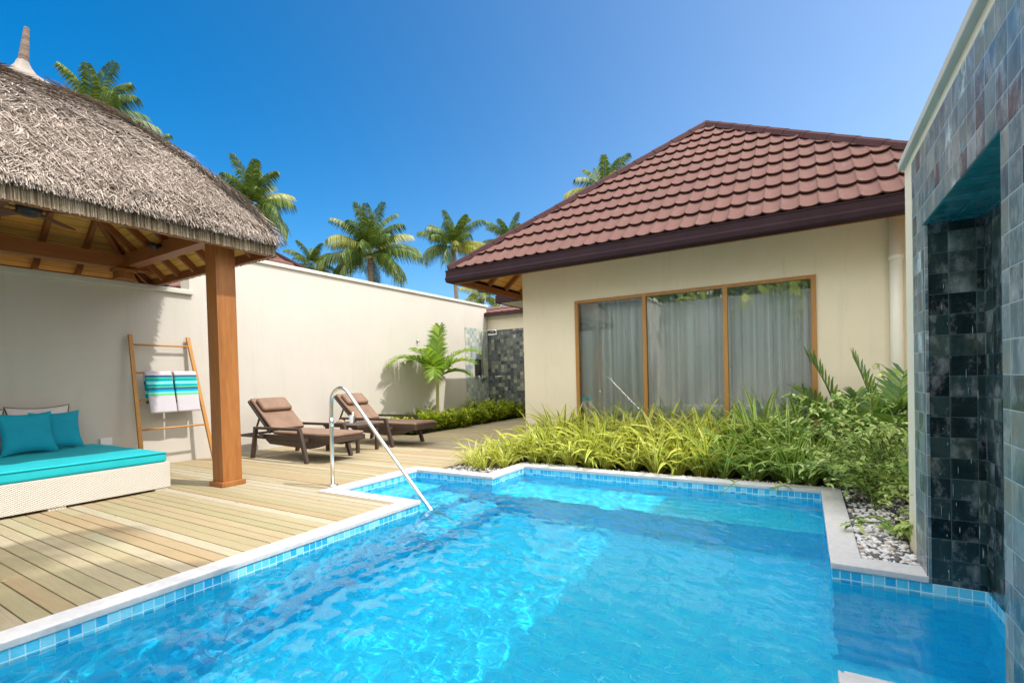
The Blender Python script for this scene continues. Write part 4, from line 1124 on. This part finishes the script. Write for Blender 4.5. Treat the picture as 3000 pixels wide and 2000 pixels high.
def bush(name, label, cat, group, x, y, z, seed, r, h, nl, lsz, mat, flowers=0):
    t = thing(name, label, cat, (x, y, z), group)
    m_, stm, fl = bush_mesh(seed, r, h, nl, lsz, flowers)
    for mm, nm, ma in ((m_, 'foliage', mat), (stm, 'stems', M['stem']), (fl, 'flowers', M['flower'])):
        if mm.v: mm.v = [(a + x, b + y, c + z) for a, b, c in mm.v]; mm.build(nm, ma, t)
    return t
GL = 'low yellow green flowering bush in the bed along the white wall'
k = 0
bp = {}
for i, (x, y) in enumerate([(-6.6, 7.15), (-6.95, 7.1), (-7.25, 7.3), (-6.6, 7.6), (-7.1, 7.75), (-6.55, 8.1), (-7.2, 8.3), (-6.6, 8.6), (-7.0, 8.8), (-6.55, 9.1), (-7.1, 9.3), (-6.6, 9.6), (-7.15, 9.9), (-6.65, 10.1), (-7.1, 10.45), (-6.7, 10.6), (-6.55, 10.95), (-6.5, 9.85), (-6.5, 8.35), (-6.85, 6.95)]):
    v_ = i % 3
    if v_ not in bp:
        bp[v_] = bush('flowering_bush', GL, 'bush', 'low bushes in the bed along the white wall', x, y, -.02, 60 + v_, .27, .30, 26 * 50, .06, M['cover'], .5)
    else:
        c = copy_tree(bp[v_]); c.location = (x, y, -.02); c.rotation_euler = (0, 0, rnd(0, 6.28)); s = rnd(1.05, 1.45) * (1.12 if y > 9.3 else 1); c.scale = (s, s, s * rnd(1.0, 1.35))
for k_, (x, y, s) in enumerate(((-5.2, -5.0, 9.5), (-2.6, -5.6, 11), (.2, -5.4, 10), (2.8, -5.2, 10.5))):
    c = copy_tree(bp[k_ % 3]); c.name = 'leafy_tree'; c.location = (x, y, 1.2); c.scale = (s, s, s * 1.4)
    for ch in c.children:
        if ch.name.startswith('flowers'): bpy.data.objects.remove(ch)
    tag(c, 'dense leafy tree crown behind the rear courtyard wall, mirrored in the window', 'tree', 'trees behind the rear courtyard wall')
# tall leafy spray by the shower
random.seed(9)
w = thing('leafy_shrub', 'taller narrow-leaved shrub with a lilac bloom in front of the slate shower wall', 'bush', (-6.95, 10.3, 0))
m_ = MB(); s_ = MB()
for k in range(9):
    a = rnd(0, 6.28); top = V((-6.95 + .16 * math.cos(a), 10.3 + .16 * math.sin(a), rnd(.45, .68))); base = V((-6.95, 10.3, 0)); s_.tube([base, top], [.006, .003], 5, False)
    for q in range(14):
        p = base.lerp(top, rnd(.35, 1)); az = rnd(0, 6.28); d = V((math.cos(az), math.sin(az), .5)).normalized(); sd = d.cross(V((0, 0, 1))).normalized(); m_.ribbon([p, p + d * .05, p + d * .11], [.004, .018, .002], [sd] * 3)
m_.build('foliage', M['vine'], w); s_.build('stems', M['stem'], w)

# broad palms beside the window
def broad_palm(label, x, y, seed, s, specs):
    random.seed(seed); t = thing('broad_leaved_palm', label, 'palm plant', (x, y, -.04), 'broad leaved palms beside the window')
    m_ = MB(); mr = MB()
    for az, ln, ri, dr in specs:
        frond(m_, (x + .03 * math.cos(az), y + .03 * math.sin(az), -.03), az, ln * s * 1.08, ri, dr, .40 * s, .055 * s, 15, .3, vang=.30, start=.30, rach=.014 * s, mr=mr)
    m_.build('leaves', M['cycad'], t); mr.build('stems', M['stem'], t)
    return t
broad_palm('dark broad-leaved palm right beside the window frame', .46, 6.45, 11, 1.0, [(R(172), 1.25, R(80), R(26)), (R(150), 1.0, R(70), R(50)), (R(210), .95, R(68), R(55)), (R(-90), .85, R(66), R(60)), (R(-40), .8, R(72), R(50)), (R(30), .9, R(74), R(40)), (R(190), .7, R(50), R(60))])
broad_palm('dark broad-leaved palm in front of the downpipe', .72, 6.15, 12, 1.0, [(R(170), 1.15, R(84), R(20)), (R(10), 1.05, R(78), R(34)), (R(120), .9, R(70), R(50)), (R(-90), .85, R(64), R(60)), (R(220), .8, R(62), R(60)), (R(60), 1.0, R(82), R(24))])
broad_palm('small dark palm between the two taller broad-leaved palms', .52, 6.35, 13, .82, [(R(100), .95, R(84), R(24)), (R(200), .9, R(66), R(50)), (R(-20), .85, R(66), R(50)), (R(-100), .8, R(60), R(60)), (R(150), .8, R(76), R(40))])

# pale vines spilling over the pebbles
def vine(label, cx, cy, rx, ry, h, nst, seed, leaf=.062, per=46):
    random.seed(seed); t = thing('trailing_vine', label, 'vine', (cx, cy, -.04), 'pale trailing vines beside the slate wall'); m_ = MB(); s_ = MB()
    for k in range(nst):
        a = rnd(0, 6.28); r_ = math.sqrt(rnd(0, 1)); p = V((cx + rx * r_ * math.cos(a), cy + ry * r_ * math.sin(a), -.03)); az = rnd(0, 6.28); el = R(rnd(50, 88)); pts = [p.copy()]
        H = h * rnd(.5, 1.1); n = 10
        for i in range(n):
            p = p + V((math.cos(az) * math.cos(el), math.sin(az) * math.cos(el), math.sin(el))) * H * 1.25 / n; el -= R(rnd(2, 17)); az += rnd(-.25, .25)
            p.z = max(p.z, .0); p.x = min(p.x, .50 if p.y < 3.62 else 1.0); pts.append(p.copy())
        s_.tube(pts, [.0045 - .0003 * i for i in range(n + 1)], 4, False)
        for q in range(per):
            f = rnd(1.5, n); i = min(int(f), n - 1); c = pts[i].lerp(pts[i + 1], f - i); az2 = rnd(0, 6.28); d = V((math.cos(az2), math.sin(az2), rnd(-.5, .7))).normalized(); sd = d.cross(V((0, 0, 1))).normalized(); L_ = leaf * rnd(.6, 1.4)
            up = V((0, 0, -.25 * L_))
            m_.ribbon([c, c + d * L_ * .35, c + d * L_ * .7, c + d * L_ + up], [L_ * .06, L_ * .42, L_ * .30, L_ * .03], [sd] * 4)
    m_.build('foliage', M['vine'], t); s_.build('stems', M['stem'], t)
vine('pale green vine mound against the shaded slate pillar', .47, 4.70, .05, .32, .66, 26, 31)
vine('pale green vine in front of the downpipe, tallest of the vines', .62, 5.1, .26, .45, 1.3, 38, 32)
vine('low pale vine spreading over the coping corner and pebbles', .30, 5.25, .16, .2, .42, 24, 33, .055)
vine('pale vine tangled with the striped grass right of the window', .38, 5.75, .28, .35, .95, 34, 34)
vine('pale vine behind the pebble strip by the wall end', .60, 4.75, .18, .4, 1.1, 32, 35)
vine('pale vine with yellow leaves hanging over the pebbles', .47, 3.85, .03, .2, .30, 9, 36, .075, 16)
# pebbles
random.seed(3)
def pebbles(name, label, boxes, count, smin, smax):
    m_ = MB()
    t_ = (1 + 5 ** .5) / 2; iv = [V(p).normalized() for p in [(-1, t_, 0), (1, t_, 0), (-1, -t_, 0), (1, -t_, 0), (0, -1, t_), (0, 1, t_), (0, -1, -t_), (0, 1, -t_), (t_, 0, -1), (t_, 0, 1), (-t_, 0, -1), (-t_, 0, 1)]]
    fc = [(0, 11, 5), (0, 5, 1), (0, 1, 7), (0, 7, 10), (0, 10, 11), (1, 5, 9), (5, 11, 4), (11, 10, 2), (10, 7, 6), (7, 1, 8), (3, 9, 4), (3, 4, 2), (3, 2, 6), (3, 6, 8), (3, 8, 9), (4, 9, 5), (2, 4, 11), (6, 2, 10), (8, 6, 7), (9, 8, 1)]
    # one subdivision
    cache = {}; nf = []; vv = list(iv)
    def mid(a, b):
        k_ = (min(a, b), max(a, b))
        if k_ not in cache: cache[k_] = len(vv); vv.append(((vv[a] + vv[b]) / 2).normalized())
        return cache[k_]
    for a, b, c in fc: x, y_, z = mid(a, b), mid(b, c), mid(c, a); nf += [(a, x, z), (b, y_, x), (c, z, y_), (x, y_, z)]
    for k in range(count):
        bx = boxes[k % len(boxes)]; x, y_ = rnd(bx[0], bx[1]), rnd(bx[2], bx[3]); s = rnd(smin, smax); sc = V((s, s * rnd(.6, .9), s * rnd(.4, .6))); a = rnd(0, 6.28); ca, sa = math.cos(a), math.sin(a)
        z = -.03 + rnd(.0, .03)
        m_.add([(x + (v.x * sc.x) * ca - (v.y * sc.y) * sa, y_ + (v.x * sc.x) * sa + v.y * sc.y * ca, z + v.z * sc.z) for v in vv], nf)
    o = m_.build(name, M['pebble'], smooth=True, origin=(boxes[0][0], boxes[0][2], -.03)); tag(o, label, 'pebbles', kind='stuff')
pebbles('pebbles', 'white and black river pebbles between the coping and the slate wall', [(.262, .50, 3.27, 4.4), (.262, .50, 3.27, 4.2), (.262, .8, 4.2, 5.4)], 2300, .010, .022)
pebbles('gravel', 'pale gravel strip between the grass tufts and the pool coping', [(-3.65, -3.0, 4.42, 4.75), (-3.0, -2.3, 5.10, 5.22), (-2.4, .2, 5.10, 5.20)], 1500, .007, .014)

# ---- coconut palms
def coconut(label, x, y, zc, r, seed, nf=24, base=(0, 0), group='coconut palms beyond the walls', yellow=.25, upright=0):
    random.seed(seed); t = thing('coconut_palm', label, 'palm tree', (x + base[0], y + base[1], -.16), group)
    pts = []
    for k in range(9): f = k / 8; pts.append((x + base[0] * (1 - f) ** 2, y + base[1] * (1 - f) ** 2, -.16 + (zc + .1) * f))
    MB().tube(pts, [r * (.085 - .03 * k / 8) for k in range(9)], 9).build('trunk', M['trunk'], t, True)
    m_ = MB(); my = MB()
    for k in range(nf):
        f = (k + .5) / nf; az = k * 2.39996 + rnd(-.25, .25); ri = R(84 - 100 * f + upright + rnd(-8, 8)); dr = R(rnd(45, 75) + 35 * f); ln = r * (1.2 - .15 * abs(f - .5)) * rnd(.9, 1.12)
        frond(my if (random.random() < yellow and f > .35) else m_, (x, y, zc), az, ln, ri, dr, r * .31, r * .026, 40, 1.6 + f, 11, vang=.0 - .5 * f, start=.18, rach=r * .013)
    # young coconuts / flower stalks
    cr = m_.build('crown', M['palm'], t)
    if my.v: my.build('yellow_fronds', M['palm_yellow'], cr)
    nu = MB()
    for k in range(7): a = k * .9; c = V((x + r * .09 * math.cos(a), y + r * .09 * math.sin(a), zc - r * .07 - r * .02 * (k % 2))); nu.tube([c + V((0, 0, r * .04)), c, c - V((0, 0, r * .04))], [r * .015, r * .035, r * .015], 7)
    nu.build('coconuts', M['smalltrunk'], cr, True)
    return t
def at(dx, dy, dz, dist): return dx * dist, dy * dist, 1.05 + dz * dist
for lab, (dx, dy, dz), dist, r, seed, kw in (
    ('full coconut palm above the middle of the white wall, largest in view', (-.731, .682, .248), 21, 1.78, 41, dict(nf=30, upright=6)),
    ('slender coconut palm left of the villa roof with its curved trunk showing', (-.609, .793, .268), 24, 1.55, 42, dict(nf=24, base=(.5, .4), upright=8)),
    ('coconut palm half hidden behind the left slope of the villa roof', (-.514, .858, .272), 26, 1.5, 43, dict(nf=22)),
    ('coconut palm tip standing above the villa roof slope', (-.337, .941, .362), 24, 1.7, 44, dict(nf=20, upright=6)),
    ('dense coconut palm rising right behind the thatched roof', (-.856, .518, .318), 18, 1.38, 45, dict(nf=28, upright=6)),
    ('coconut palm behind the top of the thatched roof near the finial', (-.944, .325, .418), 22, 1.72, 46, dict(nf=22)),
    ('coconut palm with one frond tip showing past the thatch slope', (-.930, .372, .352), 25, 1.7, 47, dict(nf=22, yellow=.6)),
    ('low dark palm beside the thatch corner above the white wall', (-.800, .60, .222), 22, 1.0, 48, dict(nf=20, yellow=.05)),
    ('distant small palm low between the white wall end and the villa', (-.563, .826, .165), 30, 1.35, 49, dict(nf=18, yellow=.4)),
):
    x, y_, zc = at(dx, dy, dz, dist); coconut(lab, x, y_, zc, r, seed, **kw)
coconut('tall unseen coconut palm added beyond the slate wall to shade the near deck', 3.6, 1.1, 10.5, 2.0, 50, nf=30, base=(.4, -.6), group='palms outside the frame')  # out of view, added for its shadow on the near deck and water
coconut('coconut palm behind the rear courtyard wall, mirrored in the window', -1.0, -7.0, 5.2, 2.3, 51, nf=26, group='palms outside the frame')
coconut('second coconut palm behind the rear courtyard wall, mirrored in the window', 2.2, -8.0, 5.0, 2.4, 52, nf=26, group='palms outside the frame')

# ================================================================== CAMERA, LIGHT, SKY
yaw, pitch_, roll = .543387, -.0155103, -.0264455
fwd = V((-math.sin(yaw) * math.cos(pitch_), math.cos(yaw) * math.cos(pitch_), math.sin(pitch_)))
rt = V((math.cos(yaw), math.sin(yaw), 0)); up = rt.cross(fwd)
r2 = rt * math.cos(roll) + up * math.sin(roll); u2 = -rt * math.sin(roll) + up * math.cos(roll)
cam = bpy.data.cameras.new('camera'); co = bpy.data.objects.new('camera', cam); COL.objects.link(co)
mat = Matrix(((r2.x, u2.x, -fwd.x, 0), (r2.y, u2.y, -fwd.y, 0), (r2.z, u2.z, -fwd.z, 1.05), (0, 0, 0, 1)))
co.matrix_world = mat
cam.sensor_width = 36; cam.lens = 1422.885 / 3000 * 36; cam.shift_y = 126.95 / 3000; cam.shift_x = 0
cam.clip_start = .05; cam.clip_end = 2000
SC.camera = co

sd = V((1, .25, 1.5)).normalized()
el = math.asin(sd.z); azim = math.atan2(sd.x, sd.y)      # from +Y towards +X
sun = bpy.data.lights.new('sun', 'SUN'); so = bpy.data.objects.new('sun', sun); COL.objects.link(so)
sun.energy = 2.6; sun.angle = R(.53); sun.color = (1, .955, .88)
so.rotation_euler = sd.to_track_quat('Z', 'Y').to_euler()
try:
    sun.cycles.is_caustics_light = True
    water.cycles.is_caustics_caster = True
    for o in (pool, bench, steps, wlo): o.cycles.is_caustics_receiver = True
except Exception as ex: print('caustics flag', ex)

wd = bpy.data.worlds.new('World'); SC.world = wd; wd.use_nodes = True
nt = wd.node_tree; nt.nodes.clear()
sk = nt.nodes.new('ShaderNodeTexSky'); sk.sky_type = 'NISHITA'; sk.sun_disc = False; sk.sun_elevation = el; sk.sun_rotation = azim
sk.air_density = 1.0; sk.dust_density = 1.0; sk.ozone_density = 4.0; sk.altitude = 0
hs = nt.nodes.new('ShaderNodeHueSaturation'); hs.inputs['Hue'].default_value = .496
tcw = nt.nodes.new('ShaderNodeTexCoord'); sxw = nt.nodes.new('ShaderNodeSeparateXYZ'); L(nt, tcw.outputs['Generated'], sxw.inputs[0])
def mr(v, a, b, c, d):
    n = nt.nodes.new('ShaderNodeMapRange'); n.interpolation_type = 'SMOOTHSTEP'
    for k_, x_ in enumerate((a, b, c, d)): n.inputs[k_ + 1].default_value = x_
    L(nt, v, n.inputs[0]); return n.outputs[0]
# fill light added to the sky: brighter and whiter overhead, towards the sun and behind the camera (outside the photographed part of the sky)
sky_fill = math_n(nt, 'MAXIMUM', math_n(nt, 'MAXIMUM', mr(sxw.outputs[1], .12, -.25, 0, 1), mr(sxw.outputs[2], .70, .95, 0, 1)), mr(sxw.outputs[0], .36, .75, 0, 1))
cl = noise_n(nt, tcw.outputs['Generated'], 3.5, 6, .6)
sky_fill = math_n(nt, 'MULTIPLY', sky_fill, ramp(nt, cl, [(.30, (.55, .55, .55)), (.62, (1, 1, 1))]))
side = mr(sxw.outputs[0], -1.15, .45, 0, 1)
L(nt, math_n(nt, 'ADD', 1.48, math_n(nt, 'MULTIPLY', side, -.50)), hs.inputs['Saturation'])
L(nt, math_n(nt, 'ADD', .80, math_n(nt, 'MULTIPLY', side, .12)), hs.inputs['Value'])
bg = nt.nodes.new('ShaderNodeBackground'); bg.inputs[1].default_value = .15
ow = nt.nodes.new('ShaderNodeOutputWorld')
L(nt, sk.outputs[0], hs.inputs['Color']); L(nt, mixc(nt, sky_fill, hs.outputs[0], (13.5, 13.4, 13.2)), bg.inputs[0]); L(nt, bg.outputs[0], ow.inputs[0])

SC.view_settings.view_transform = 'Standard'; SC.view_settings.look = 'None'; SC.view_settings.gamma = 1; SC.view_settings.exposure = .76
SC.render.engine = 'CYCLES'
SC.cycles.max_bounces = 10; SC.cycles.diffuse_bounces = 4; SC.cycles.glossy_bounces = 4; SC.cycles.transmission_bounces = 6; SC.cycles.transparent_max_bounces = 12
SC.cycles.caustics_refractive = True; SC.cycles.caustics_reflective = False; SC.cycles.blur_glossy = .5
SC.cycles.sample_clamp_indirect = 6
SC.cycles.use_denoising = True
